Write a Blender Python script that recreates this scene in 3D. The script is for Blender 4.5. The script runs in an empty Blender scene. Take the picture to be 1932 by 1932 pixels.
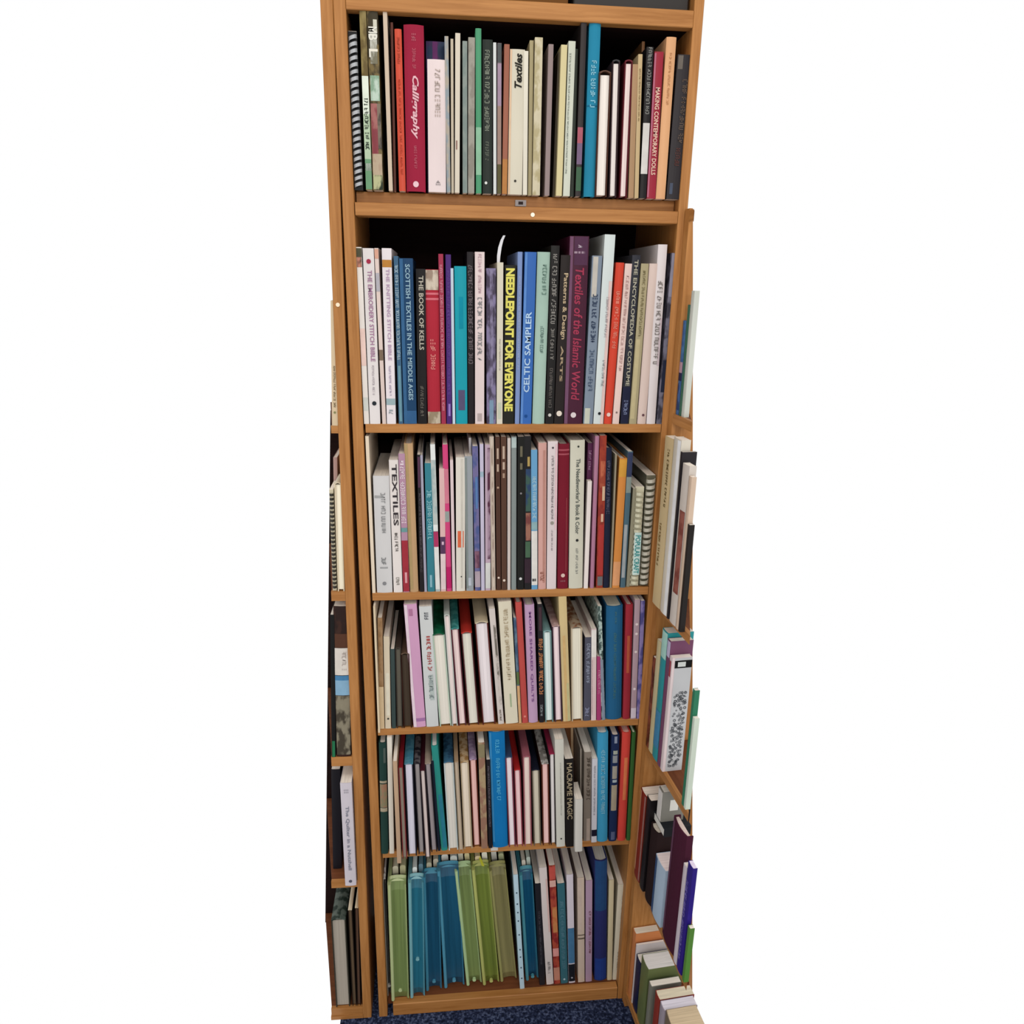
import bpy, math, random
from mathutils import Matrix, Vector

# ---------------------------------------------------------------- camera, world, lamps, exposure
C = bpy.context.scene.collection
S = bpy.context.scene
FPX = 1400.0                                   # focal length in pixels of the 1932 px frame
PITCH, YAW, ROLL = math.radians(16.991), math.radians(5.831), math.radians(-1.066)
EYE = Vector((0.1373, -1.3632, 1.7205))        # held at eye height, 1.3 m in front of the shelves
fw = Vector((math.sin(YAW) * math.cos(PITCH), math.cos(YAW) * math.cos(PITCH), -math.sin(PITCH)))
rt0 = Vector((math.cos(YAW), -math.sin(YAW), 0.0))
dn0 = fw.cross(rt0)
rt = rt0 * math.cos(ROLL) + dn0 * math.sin(ROLL)
dn = dn0 * math.cos(ROLL) - rt0 * math.sin(ROLL)
cam_data = bpy.data.cameras.new('camera')
cam_data.sensor_width = 36.0
cam_data.lens = FPX / 1932.0 * 36.0
cam_data.clip_start = 0.05
cam = bpy.data.objects.new('camera', cam_data)
C.objects.link(cam)
cam.matrix_world = Matrix(((rt.x, -dn.x, -fw.x, EYE.x), (rt.y, -dn.y, -fw.y, EYE.y), (rt.z, -dn.z, -fw.z, EYE.z), (0, 0, 0, 1)))
S.camera = cam

world = bpy.data.worlds.new('world')
S.world = world
world.use_nodes = True
bg = world.node_tree.nodes['Background']
bg.inputs['Color'].default_value = (1, 1, 1, 1)
bg.inputs['Strength'].default_value = 1.0

def area(name, loc, target, size, size_y, power, col):
    d = bpy.data.lights.new(name, 'AREA')
    d.shape = 'RECTANGLE'; d.size = size; d.size_y = size_y; d.energy = power; d.color = col
    o = bpy.data.objects.new(name, d); C.objects.link(o)
    o.location = loc
    o.rotation_euler = (Vector(target) - Vector(loc)).to_track_quat('-Z', 'Y').to_euler()
    return o
area('ceiling_light', (0.10, -1.15, 3.35), (0.25, 0.0, 0.9), 1.2, 0.4, 10.0, (1.0, 0.90, 0.78))
area('lower_shelf_fill', (0.45, -3.3, 2.6), (0.25, 0.0, 0.35), 1.2, 0.6, 30.0, (1.0, 0.95, 0.90))  # added fill lamp, unseen, brightens the lower shelves

S.view_settings.view_transform = 'Standard'
S.view_settings.look = 'None'
S.view_settings.exposure = 0.0
S.view_settings.gamma = 1.0
S.view_settings.use_curve_mapping = False
S.cycles.use_denoising = True
S.cycles.max_bounces = 6

# ---------------------------------------------------------------- measuring helpers
class Frame:
    """A shelf front: origin, width axis, depth axis."""
    def __init__(self, o, ang):
        self.o = Vector(o); self.ang = ang
        self.ux = Vector((math.cos(ang), math.sin(ang), 0)); self.uy = Vector((-math.sin(ang), math.cos(ang), 0))
    def at(self, px, py, d=0.0):
        r = fw + rt * ((px - 966) / FPX) + dn * ((py - 966) / FPX)
        t = ((self.o + self.uy * d - EYE).dot(self.uy)) / r.dot(self.uy)
        p = EYE + r * t
        return (p - self.o).dot(self.ux), p.z
    def s_at(self, px, z, d=0.0):
        base = self.o + self.uy * d - EYE + Vector((0, 0, z - self.o.z))
        k = (px - 966) / FPX
        a = self.ux.dot(rt) - k * self.ux.dot(fw); b = base.dot(rt) - k * base.dot(fw)
        return -b / a
    def pt(self, s, d, z):
        p = self.o + self.ux * s + self.uy * d; p.z = z
        return p
def project(p):
    v = p - EYE; z = v.dot(fw)
    return 966 + FPX * v.dot(rt) / z, 966 + FPX * v.dot(dn) / z

MAIN = Frame((0, 0, 0), 0.0)
SIDE = Frame((0.571, -0.004, 0), math.radians(-84.8))
W = 0.56

# ---------------------------------------------------------------- materials (tint comes from each object's own colour)
def lin(h):
    h = h.lstrip('#')
    return [((int(h[i:i + 2], 16) / 255) / 12.92 if int(h[i:i + 2], 16) < 11 else ((int(h[i:i + 2], 16) / 255 + 0.055) / 1.055) ** 2.4) for i in (0, 2, 4)]

def mat(name, rough, spec=0.2, vary=0.12, scale=(9, 9, 9), bump=0.0, bump_scale=400, two=False, transmission=0.0, fixed=None, alpha=1.0):
    m = bpy.data.materials.new(name); m.use_nodes = True
    n = m.node_tree.nodes; l = m.node_tree.links
    b = n['Principled BSDF']
    b.inputs['Roughness'].default_value = rough
    b.inputs['Specular IOR Level'].default_value = spec
    if transmission: b.inputs['Transmission Weight'].default_value = transmission
    tc = n.new('ShaderNodeTexCoord'); mp = n.new('ShaderNodeMapping'); mp.inputs['Scale'].default_value = scale
    l.new(tc.outputs['Object'], mp.inputs['Vector'])
    no = n.new('ShaderNodeTexNoise'); no.inputs['Scale'].default_value = 1.0; no.inputs['Detail'].default_value = 4
    info = n.new('ShaderNodeObjectInfo')
    add = n.new('ShaderNodeVectorMath'); add.operation = 'ADD'
    mul = n.new('ShaderNodeVectorMath'); mul.operation = 'SCALE'; mul.inputs['Scale'].default_value = 37.0
    comb = n.new('ShaderNodeCombineXYZ')
    for i in range(3): l.new(info.outputs['Random'], comb.inputs[i])
    l.new(comb.outputs[0], mul.inputs[0]); l.new(mp.outputs[0], add.inputs[0]); l.new(mul.outputs[0], add.inputs[1])
    l.new(add.outputs[0], no.inputs['Vector'])
    if fixed:
        rgb = n.new('ShaderNodeRGB'); rgb.outputs[0].default_value = (*fixed, 1); src = rgb.outputs[0]
    else:
        src = info.outputs['Color']
    if two:
        at = n.new('ShaderNodeAttribute'); at.attribute_type = 'OBJECT'; at.attribute_name = 'second'
        rp = n.new('ShaderNodeValToRGB'); rp.color_ramp.elements[0].position = 0.44; rp.color_ramp.elements[1].position = 0.56
        l.new(no.outputs['Fac'], rp.inputs['Fac'])
        mx = n.new('ShaderNodeMix'); mx.data_type = 'RGBA'
        l.new(rp.outputs['Color'], mx.inputs['Factor']); l.new(src, mx.inputs['A']); l.new(at.outputs['Color'], mx.inputs['B'])
        src = mx.outputs['Result']
    mr = n.new('ShaderNodeMapRange')
    mr.inputs['To Min'].default_value = 1 - vary; mr.inputs['To Max'].default_value = 1 + vary
    mr.inputs['From Min'].default_value = 0.25; mr.inputs['From Max'].default_value = 0.75
    l.new(no.outputs['Fac'], mr.inputs['Value'])
    sc = n.new('ShaderNodeVectorMath'); sc.operation = 'SCALE'
    l.new(src, sc.inputs[0]); l.new(mr.outputs[0], sc.inputs['Scale']); l.new(sc.outputs[0], b.inputs['Base Color'])
    if bump:
        n2 = n.new('ShaderNodeTexNoise'); n2.inputs['Scale'].default_value = bump_scale
        l.new(tc.outputs['Object'], n2.inputs['Vector'])
        bp = n.new('ShaderNodeBump'); bp.inputs['Strength'].default_value = bump; bp.inputs['Distance'].default_value = 0.0006
        l.new(n2.outputs['Fac'], bp.inputs['Height']); l.new(bp.outputs[0], b.inputs['Normal'])
    return m

M = {
    'cloth': mat('book_cloth', 0.75, 0.12, 0.10, (14, 14, 9), 0.25, 1400),
    'gloss': mat('coated_card', 0.42, 0.16, 0.07, (20, 20, 7)),
    'picture': mat('picture_cover', 0.45, 0.14, 0.12, (70, 70, 38), two=True),
    'fine_picture': mat('fine_picture_cover', 0.45, 0.14, 0.12, (190, 190, 120), two=True),
    'pages': mat('page_edges', 0.9, 0.04, 0.16, (520, 14, 3)),
    'paper': mat('plain_paper', 0.85, 0.05, 0.05, (8, 8, 8)),
    'print': mat('printed_ink', 0.6, 0.08, 0.08, (60, 60, 60)),
    'foil': mat('foil_ink', 0.35, 0.4, 0.15, (60, 60, 60)),
    'plastic': mat('translucent_plastic', 0.3, 0.3, 0.30, (150, 30, 2.5), transmission=0.12),
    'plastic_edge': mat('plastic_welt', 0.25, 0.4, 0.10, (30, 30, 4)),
    'comb': mat('comb_plastic', 0.35, 0.3, 0.05),
    'metal': mat('steel', 0.3, 0.6, 0.05),
}
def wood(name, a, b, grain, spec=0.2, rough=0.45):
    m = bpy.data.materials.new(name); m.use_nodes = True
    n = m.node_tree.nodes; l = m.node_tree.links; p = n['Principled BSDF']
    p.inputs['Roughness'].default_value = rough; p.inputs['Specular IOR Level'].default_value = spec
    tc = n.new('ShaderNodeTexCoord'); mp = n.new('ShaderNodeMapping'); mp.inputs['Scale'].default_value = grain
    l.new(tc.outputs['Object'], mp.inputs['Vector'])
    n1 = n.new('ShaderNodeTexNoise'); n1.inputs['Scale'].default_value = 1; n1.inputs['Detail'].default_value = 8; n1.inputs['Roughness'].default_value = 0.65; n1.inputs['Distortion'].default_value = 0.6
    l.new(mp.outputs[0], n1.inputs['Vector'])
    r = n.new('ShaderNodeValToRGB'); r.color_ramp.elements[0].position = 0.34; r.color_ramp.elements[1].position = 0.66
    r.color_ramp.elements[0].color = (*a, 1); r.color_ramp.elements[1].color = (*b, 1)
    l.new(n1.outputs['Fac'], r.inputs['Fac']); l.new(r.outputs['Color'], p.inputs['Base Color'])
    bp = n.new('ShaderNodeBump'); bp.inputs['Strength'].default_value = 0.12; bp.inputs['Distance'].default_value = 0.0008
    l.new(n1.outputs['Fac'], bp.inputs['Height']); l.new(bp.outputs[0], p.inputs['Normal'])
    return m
WA, WB = (0.28, 0.112, 0.027), (0.42, 0.190, 0.058)
M['oak_v'] = wood('honey_oak_upright', WA, WB, (110, 110, 5))
M['oak_h'] = wood('honey_oak_board', WA, WB, (5, 110, 110))
M['oak_d'] = wood('honey_oak_end_panel', WA, WB, (14, 90, 6))
M['dark'] = wood('dark_shade_board', (0.010, 0.0045, 0.004), (0.017, 0.007, 0.006), (5, 60, 60), 0.05, 0.7)  # deep shade of the shelf cavities put into a near-black colour
M['brown'] = wood('brown_shade_board', (0.10, 0.032, 0.012), (0.16, 0.052, 0.02), (5, 60, 60), 0.1, 0.6)  # shelf wood toned below its oak edges, shade inside the case painted in

# ---------------------------------------------------------------- object helpers
KALB = 0.74
def colour(o, h, k=None):
    c = [min(0.86, v * (KALB if k is None else k)) for v in lin(h)]
    o.color = (*c, 1)
def obj(name, verts, faces, m, parent=None, tint=None, smooth=False, second=None):
    me = bpy.data.meshes.new(name); me.from_pydata(verts, [], faces); me.update()
    if smooth:
        me.polygons.foreach_set('use_smooth', [True] * len(me.polygons))
    me.materials.append(m)
    o = bpy.data.objects.new(name, me); C.objects.link(o)
    if parent: o.parent = parent
    if tint: colour(o, tint, 0.90 if m in (M['pages'], M['paper']) else None)
    if second: o['second'] = [v * KALB for v in lin(second)]
    return o
class MB:
    def __init__(self): self.v = []; self.f = []
    def box(self, x0, x1, y0, y1, z0, z1):
        i = len(self.v)
        self.v += [(x0, y0, z0), (x1, y0, z0), (x1, y1, z0), (x0, y1, z0), (x0, y0, z1), (x1, y0, z1), (x1, y1, z1), (x0, y1, z1)]
        self.f += [tuple(i + k for k in q) for q in ((0, 3, 2, 1), (4, 5, 6, 7), (0, 1, 5, 4), (1, 2, 6, 5), (2, 3, 7, 6), (3, 0, 4, 7))]
        return self
    def bevel_box(self, x0, x1, y0, y1, z0, z1, r):
        """box whose vertical front edges and top front edge are eased by r"""
        prof = [(x0, y1), (x0, y0 + r), (x0 + r, y0), (x1 - r, y0), (x1, y0 + r), (x1, y1)]
        return self.prism(prof, z0, z1)
    def prism(self, prof, z0, z1, caps=True):
        i = len(self.v); n = len(prof)
        self.v += [(x, y, z0) for x, y in prof] + [(x, y, z1) for x, y in prof]
        self.f += [(i + k, i + (k + 1) % n, i + n + (k + 1) % n, i + n + k) for k in range(n)]
        if caps: self.f += [tuple(range(i + n - 1, i - 1, -1)), tuple(range(i + n, i + 2 * n))]
        return self
    def poly_x(self, prof, x0, x1):
        """profile in (y, z) pushed along x"""
        i = len(self.v); n = len(prof)
        self.v += [(x0, y, z) for y, z in prof] + [(x1, y, z) for y, z in prof]
        self.f += [(i + k, i + (k + 1) % n, i + n + (k + 1) % n, i + n + k) for k in range(n)]
        self.f += [tuple(range(i + n - 1, i - 1, -1)), tuple(range(i + n, i + 2 * n))]
        return self
    def quad(self, a, b, c, d):
        i = len(self.v); self.v += [a, b, c, d]; self.f.append((i, i + 1, i + 2, i + 3)); return self
    def disc(self, x, y, z, r, t, n=14):
        i = len(self.v)
        for yy in (y, y + t):
            self.v += [(x + r * math.cos(2 * math.pi * k / n), yy, z + r * math.sin(2 * math.pi * k / n)) for k in range(n)]
        self.f += [tuple(range(i, i + n)), tuple(range(i + 2 * n - 1, i + n - 1, -1))]
        self.f += [(i + k, i + n + k, i + n + (k + 1) % n, i + (k + 1) % n) for k in range(n)]
        return self
    def build(self, name, m, parent=None, tint=None, smooth=False, second=None):
        return obj(name, self.v, self.f, m, parent, tint, smooth, second)
def empty(name, label, cat, mw, group=None):
    o = bpy.data.objects.new(name, None); C.objects.link(o)
    o.empty_display_size = 0.02
    o.matrix_world = mw
    o['label'] = label; o['category'] = cat
    if group: o['group'] = group
    return o

_text_cache = {}
def text_mesh(body, shear=0.0, bold=0.0):
    key = (body, shear, bold)
    if key in _text_cache: return _text_cache[key]
    cu = bpy.data.curves.new('lettering', 'FONT'); cu.body = body; cu.size = 1.0; cu.shear = shear; cu.resolution_u = 2; cu.offset = bold
    t = bpy.data.objects.new('lettering', cu); C.objects.link(t)
    me = bpy.data.meshes.new_from_object(t.evaluated_get(bpy.context.evaluated_depsgraph_get()))
    v = [tuple(p.co) for p in me.vertices]; f = [tuple(p.vertices) for p in me.polygons]
    bpy.data.objects.remove(t); bpy.data.curves.remove(cu); bpy.data.meshes.remove(me)
    _text_cache[key] = (v, f)
    return v, f
def fit_text(body, x0, x1, z0, z1, y, down=True, shear=0.0, bold=0.02, upright=False):
    """letters filling the strip x0..x1 by z0..z1 on the plane y; reading down, up or upright"""
    v, f = text_mesh(body, shear, bold)
    ax = min(p[0] for p in v); bx = max(p[0] for p in v); ay = min(p[1] for p in v); by = max(p[1] for p in v)
    out = []
    for p in v:
        a = (p[0] - ax) / (bx - ax); b = (p[1] - ay) / (by - ay)
        if upright: out.append((x0 + (x1 - x0) * a, y, z0 + (z1 - z0) * b))
        elif down: out.append((x0 + (x1 - x0) * b, y, z1 - (z1 - z0) * a))
        else: out.append((x1 - (x1 - x0) * b, y, z0 + (z1 - z0) * a))
    return out, f
SEG = [((0, 0), (0, 1)), ((1, 0), (1, 1)), ((0, 0), (1, 0)), ((0, 1), (1, 1)), ((0, .5), (1, .5)), ((0, 0), (1, 1)), ((.5, 0), (.5, 1))]
def scribble(rng, x0, x1, z0, z1, y):
    """lettering too small to read: short strokes set in words along the spine"""
    mb = MB(); size = min(x1 - x0, 0.0072); xm = (x0 + x1) / 2; x0, x1 = xm - size / 2, xm + size / 2; z = z1; th = size * 0.11; pitch = size * 0.78; left = rng.randint(3, 8)
    while z - pitch * 0.7 > z0:
        if left == 0:
            z -= pitch * 0.7; left = rng.randint(3, 9); continue
        for (a, b) in rng.sample(SEG[:5], 3) if rng.random() < 0.7 else rng.sample(SEG, 2):
            ax, az = x0 + a[1] * size, z - a[0] * pitch * 0.62
            bx, bz = x0 + b[1] * size, z - b[0] * pitch * 0.62
            dx, dz = bx - ax, bz - az; L = math.hypot(dx, dz) or 1; nx, nz = -dz / L * th, dx / L * th
            q = [(ax + nx, y, az + nz), (bx + nx, y, bz + nz), (bx - nx, y, bz - nz), (ax - nx, y, az - nz)]
            mb.quad(*q)
        z -= pitch; left -= 1
    return mb

# ---------------------------------------------------------------- book builders
def shell(O, I, z0, z1):
    mb = MB(); n = len(O)
    mb.v = [(x, y, z0) for x, y in O] + [(x, y, z1) for x, y in O] + [(x, y, z0) for x, y in I] + [(x, y, z1) for x, y in I]
    o0, o1, i0, i1 = 0, n, 2 * n, 3 * n
    for k in range(n - 1):
        mb.f += [(o0 + k, o0 + k + 1, o1 + k + 1, o1 + k), (i0 + k + 1, i0 + k, i1 + k, i1 + k + 1),
                 (o1 + k, o1 + k + 1, i1 + k + 1, i1 + k), (o0 + k + 1, o0 + k, i0 + k, i0 + k + 1)]
    mb.f += [(o0, o1, i1, i0), (o0 + n - 1, i0 + n - 1, i1 + n - 1, o1 + n - 1)]
    return mb
NARC = 6
def arc(w, bulge, off=0.0):
    return [(-w / 2 + w * k / NARC, bulge * (2 * k / NARC - 1) ** 2 + off) for k in range(NARC + 1)]
def spine_strip(w, bulge, xa, xb, z0, z1, off):
    """a printed strip that follows the curve of the spine"""
    mb = MB(); n = 4
    xs = [w / 2 * (xa + (xb - xa) * k / n) for k in range(n + 1)]
    p = [(x, bulge * (2 * x / w) ** 2 - off) for x in xs]
    for k in range(n):
        (a, ya), (b, yb) = p[k], p[k + 1]
        mb.quad((a, ya, z0), (b, yb, z0), (b, yb, z1), (a, ya, z1))
    return mb
NAME = {'h': 'hardcover_book', 'p': 'paperback_book', 'f': 'hardcover_book', 'm': 'magazine', 'c': 'comb_bound_book'}
CAT = {'h': 'book', 'p': 'book', 'f': 'book', 'm': 'magazine', 'c': 'book'}
class Row:
    def __init__(self, frame, z0, group, d=0.0, depth=0.2):
        self.frame, self.z0, self.group, self.d, self.depth = frame, z0, group, d, depth
        self.end, self.lean = None, 0.0          # in the corner case: where the last book ended
def place(row, bl, br, tl, yt, d, top=False, z0=None, gap=0.0005):
    fr = row.frame; z0 = row.z0 if z0 is None else z0
    if top:                                            # measured along the head of the book, standing upright
        s, zt = fr.at(tl, yt, d); s0 = s if row.end is None else max(s, row.end + .0004); s1 = max(s0 + .004, fr.s_at(br, zt, d)); row.end = s1 if row.end is not None else None; th = 0.0; w = s1 - s0; h = zt - z0; lb = (s0, z0)
    else:
        s0, s1 = fr.s_at(bl, z0, d), fr.s_at(br, z0, d)
        st, zt = fr.at(tl, yt, d)
        th = math.atan2(st - s0, zt - z0)
        if row.end is not None:                        # no book may cut into the one before it
            w0 = max(0.0045, s1 - s0); s0 = max(s0, row.end + .0004); s1 = max(s1, s0 + w0 * .7); row.end = s1
            th = max(th, row.lean); row.lean = th; st = s0 + (zt - z0) * math.tan(th)
        if th > 0:
            for _ in range(3):
                w = (s1 - s0) * math.cos(th); th = math.atan2(st - s0, zt - z0 - w * math.sin(th)) if row.end is None else th
            w = (s1 - s0) * math.cos(th); lb = (s0, z0 + w * math.sin(th))
        else:
            w = (s1 - s0) * math.cos(th); lb = (s0, z0)
        h = (zt - lb[1]) / math.cos(th)
    o = fr.pt(lb[0] + w / 2 * math.cos(th), d, lb[1] - w / 2 * math.sin(th))
    mw = Matrix.Translation(o) @ Matrix.Rotation(fr.ang, 4, 'Z') @ Matrix.Rotation(th, 4, 'Y')
    inv = mw.inverted()
    xm0, xm1, yb = bl, tl, project(fr.pt(lb[0], d, lb[1]))[1]
    def zl(py):                                        # height on the spine of a picture row
        k = (py - yt) / max(1.0, yb - yt); s, z = fr.at(xm1 + (xm0 - xm1) * k, py, d)
        return (inv @ fr.pt(s, d, z)).z
    return mw, w - 2 * gap, h, zl

ALL = []
def B(row, kind, bl, br, tl, yt, col, label, d=None, depth=None, cm=None, c2=None, pc='e9dfd2', b=(), t=(), g=(), e=(), top=False, z0=None, side=None, tilt=None, extra=None, bulge=None, ht=None, sc=None, sc2=None):
    d = row.d if d is None else d
    depth = row.depth if depth is None else depth
    mw, w, h, zl = place(row, bl, br, tl, yt, d, top, z0)
    if ht: h = ht
    rng = random.Random(label)
    root = empty(NAME[kind], label, CAT[kind], mw, row.group)
    ALL.append((root, w, h, depth))
    m = M[cm] if cm else M['picture' if c2 else {'h': 'cloth', 'f': 'cloth', 'p': 'gloss', 'm': 'gloss', 'c': 'gloss'}[kind]]
    D = depth
    if kind in 'hf':
        bt = min(0.0024, w * 0.16); bu = min(0.004, w * 0.14) if bulge is None else bulge; hin = min(0.003, h * 0.02)
    else:
        bt = min(0.0007, w * 0.12); bu = w * 0.05 if bulge is None else bulge; hin = 0.0004
    if kind == 'f':                                    # stood on its fore-edge: spine on top, page ends to the front
        def along(mb): mb.v = [(x, z, y) for x, y, z in mb.v]; return mb
        bu = min(0.004, w * 0.16); arc2 = [(x, h - y) for x, y in arc(w, bu)]; zj = h - bu - 0.0006
        inn = [(x * (1 - 2 * bt / w), z - 0.0016) for x, z in arc2]
        along(shell(arc2, inn, 0, D)).build('spine', M['picture' if sc2 else 'gloss'], root, sc or col, second=sc2)
        for sx in (-1, 1):
            xa, xb = sorted((sx * w / 2, sx * (w / 2 - bt)))
            MB().box(xa, xb, 0, D, 0, zj - 0.0002).build('board', m, root, col, second=c2)
        wi = w - 2 * bt - 0.0002
        MB().box(-wi / 2, wi / 2, 0.0035, D - 0.004, 0.003, zj - 0.0028).build('page_block', M['pages'], root, pc)
    elif kind == 'c':
        back = w * 0.5
        MB().box(-w / 2, w / 2, back, D, 0, h).build('cover', m, root, col, second=c2)
        MB().box(-w / 2 + .0006, w / 2 - .0006, back + .001, D - .001, .0005, h + .0006).build('page_block', M['pages'], root, pc)
        mb = MB(); pitch = (extra or {}).get('pitch', 0.0105); z = 0.006; r = w * 0.5
        while z < h - 0.01:
            oi = [(r * 0.98 * math.cos(a), back - back * math.sin(a)) for a in [math.pi * k / 6 for k in range(7)]]
            ii = [(x * 0.8, back - (back - y) * 0.8) for x, y in oi]
            sh = shell(oi, ii, z, z + pitch * 0.55); k0 = len(mb.v)
            sl = (extra or {}).get('slant', 0.0)
            mb.v += [(x, y, zz + sl * x) for x, y, zz in sh.v]; mb.f += [tuple(q + k0 for q in f) for f in sh.f]; z += pitch
        mb.build('comb_binding', M['comb'], root, (extra or {}).get('ring', 'd8d4cc'))
    else:
        ar = arc(w, bu); O = [(-w / 2, D)] + ar + [(w / 2, D)]
        wi = w - 2 * bt; ai = [(x * wi / w, y + max(bt, 0.0012)) for x, y in ar]; I = [(-wi / 2, D)] + ai + [(wi / 2, D)]
        shell(O, I, 0, h).build('cover', m, root, col, second=c2)
        prof = [(x * 0.998, y + 0.0002) for x, y in ai] + [(wi / 2 * .998, D - (0.004 if kind == 'h' else 0.0006)), (-wi / 2 * .998, D - (0.004 if kind == 'h' else 0.0006))]
        MB().prism(prof, hin, h - hin).build('page_block', M['pages'], root, pc)
    face_off = 0.0 if kind != 'c' else -0.0
    for q in b:                                        # bands and pasted labels on the spine
        za, zb = zl(q[1]), zl(q[0]); xa, xb = (q[3], q[4]) if len(q) > 4 else (-0.98, 0.98)
        sec = q[5] if len(q) > 5 else None
        za, zb = max(0.0005, za), min(h - 0.0005, zb)
        if zb > za:
            spine_strip(w, bu, xa, xb, za, zb, 0.0004).build('spine_band', M['picture'] if sec else M['print'], root, q[2], second=sec)
    for q in t:                                        # readable titles
        body, ya, yb, tc = q[:4]; sz = q[4] if len(q) > 4 else 0.62; xo = q[5] if len(q) > 5 else 0.0
        down = q[6] if len(q) > 6 else True; shear = q[7] if len(q) > 7 else 0.0
        xc = xo * w / 2; hw = sz * w / 2
        v, f = fit_text(body, xc - hw, xc + hw, zl(yb), zl(ya), -0.0008 + bu * max(0, abs(xo)) ** 2, down, shear, q[8] if len(q) > 8 else 0.02)
        obj('title', v, f, M['print'], root, tc)
    for q in g:                                        # lettering too small to read
        ya, yb, gc = q[:3]; sz = q[3] if len(q) > 3 else 0.45; xo = q[4] if len(q) > 4 else 0.0
        xc = xo * w / 2; hw = sz * w / 2
        mb = scribble(rng, xc - hw, xc + hw, zl(yb), zl(ya), -0.0008 + bu * abs(xo) ** 2)
        if mb.f: mb.build('lettering', M['print'], root, gc)
    for q in e:                                        # round publisher's marks
        y, ec, r = q[:3]; xo = q[3] if len(q) > 3 else 0.0
        MB().disc(xo * w / 2, -0.0009 + bu * xo ** 2, zl(y), r * w / 2, 0.0006).build('emblem', M['print'], root, ec)
    return root, w, h, zl, D

# ---------------------------------------------------------------- the setting
ZF = 0.045                                             # floor level
def struct(o): o['kind'] = 'structure'; return o
def floor_mesh():
    m = bpy.data.materials.new('blue_carpet'); m.use_nodes = True
    n = m.node_tree.nodes; l = m.node_tree.links; p = n['Principled BSDF']
    p.inputs['Roughness'].default_value = 0.95; p.inputs['Specular IOR Level'].default_value = 0.03
    tc = n.new('ShaderNodeTexCoord')
    a = n.new('ShaderNodeTexNoise'); a.inputs['Scale'].default_value = 190; a.inputs['Detail'].default_value = 3
    l.new(tc.outputs['Object'], a.inputs['Vector'])
    r = n.new('ShaderNodeValToRGB'); e = r.color_ramp.elements
    e[0].position = 0.36; e[0].color = (0.007, 0.010, 0.024, 1); e[1].position = 0.68; e[1].color = (0.085, 0.11, 0.19, 1)
    k = e.new(0.52); k.color = (0.022, 0.031, 0.070, 1)
    l.new(a.outputs['Fac'], r.inputs['Fac']); l.new(r.outputs['Color'], p.inputs['Base Color'])
    b = n.new('ShaderNodeBump'); b.inputs['Strength'].default_value = 0.8; b.inputs['Distance'].default_value = 0.003
    l.new(a.outputs['Fac'], b.inputs['Height']); l.new(b.outputs[0], p.inputs['Normal'])
    mb = MB()
    mb.prism([(-0.45, -1.2), (1.05, -1.2), (1.05, -0.16), (0.70, -0.16), (0.70, 0.3), (-0.11, 0.3), (-0.11, -0.16), (-0.45, -0.16)], ZF - 0.02, ZF)
    return mb.build('floor', m)
struct(floor_mesh())
pm = bpy.data.materials.new('dim_wall_paint'); pm.use_nodes = True
pb = pm.node_tree.nodes['Principled BSDF']; pb.inputs['Base Color'].default_value = (0.045, 0.042, 0.04, 1); pb.inputs['Roughness'].default_value = 0.9
pn = pm.node_tree.nodes.new('ShaderNodeTexNoise'); pn.inputs['Scale'].default_value = 300
pbm = pm.node_tree.nodes.new('ShaderNodeBump'); pbm.inputs['Strength'].default_value = 0.1
pm.node_tree.links.new(pn.outputs['Fac'], pbm.inputs['Height']); pm.node_tree.links.new(pbm.outputs[0], pb.inputs['Normal'])
struct(MB().box(-0.022, 0.582, 0.31, 0.34, ZF, 2.75).build('wall_back', pm))

# ---------------------------------------------------------------- the main bookcase
SHELF_Z = [1.4727, 1.1377, 0.8317, 0.5196]
TOPZ = 1.8690                                          # the first shelf, above eye level
DEEP = 0.295
bc = empty('bookcase', 'tall honey oak bookcase with six packed shelves, standing between two other cases', 'bookcase', Matrix())
ZT = 2.40
for x0, x1 in ((-0.0195, 0.0), (W, W + 0.0165)):
    MB().bevel_box(x0, x1, 0.0, DEEP, ZF, ZT, 0.0012).build('side_panel', M['oak_v'], bc)
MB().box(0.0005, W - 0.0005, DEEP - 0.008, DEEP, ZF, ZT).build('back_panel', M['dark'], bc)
MB().poly_x([(0.001, 2.1300), (0.0, 2.1312), (0.0, 2.1535), (0.001, 2.1547), (0.02, 2.1547), (0.02, 2.1300)], 0.0005, W - 0.0005).build('top_rail', M['oak_h'], bc)
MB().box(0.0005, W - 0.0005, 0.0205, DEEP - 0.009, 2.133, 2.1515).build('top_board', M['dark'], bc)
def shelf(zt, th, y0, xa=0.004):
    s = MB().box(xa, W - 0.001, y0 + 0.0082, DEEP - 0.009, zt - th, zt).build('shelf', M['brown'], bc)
    MB().poly_x([(y0 + 0.0012, zt - th), (y0, zt - th + 0.0012), (y0, zt - 0.0012), (y0 + 0.0012, zt), (y0 + 0.008, zt), (y0 + 0.008, zt - th)], xa, W - 0.001).build('edge_strip', M['oak_h'], s)
    return s
s1 = shelf(TOPZ, 0.0190, 0.026, 0.002)
MB().poly_x([(0.001, 1.8288), (0.0, 1.8298), (0.0, 1.8483), (0.001, 1.8493), (0.045, 1.8493), (0.045, 1.8288)], 0.0015, W - 0.0008).build('front_rail', M['oak_h'], s1)
MB().disc(0.3027, -0.0012, 1.8372, 0.0035, 0.0014).build('plug', M['paper'], s1, 'f2ead8')
lh = MB().box(0.2745, 0.2935, 0.0225, 0.0258, 1.8525, 1.8625).build('label_holder', M['metal'], s1, '8d8280')
MB().box(0.280, 0.288, 0.0218, 0.0224, 1.8552, 1.8600).build('label_slip', M['print'], lh, '3a3030')
for z in SHELF_Z: sN = shelf(z, 0.0165, 0.002)
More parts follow.
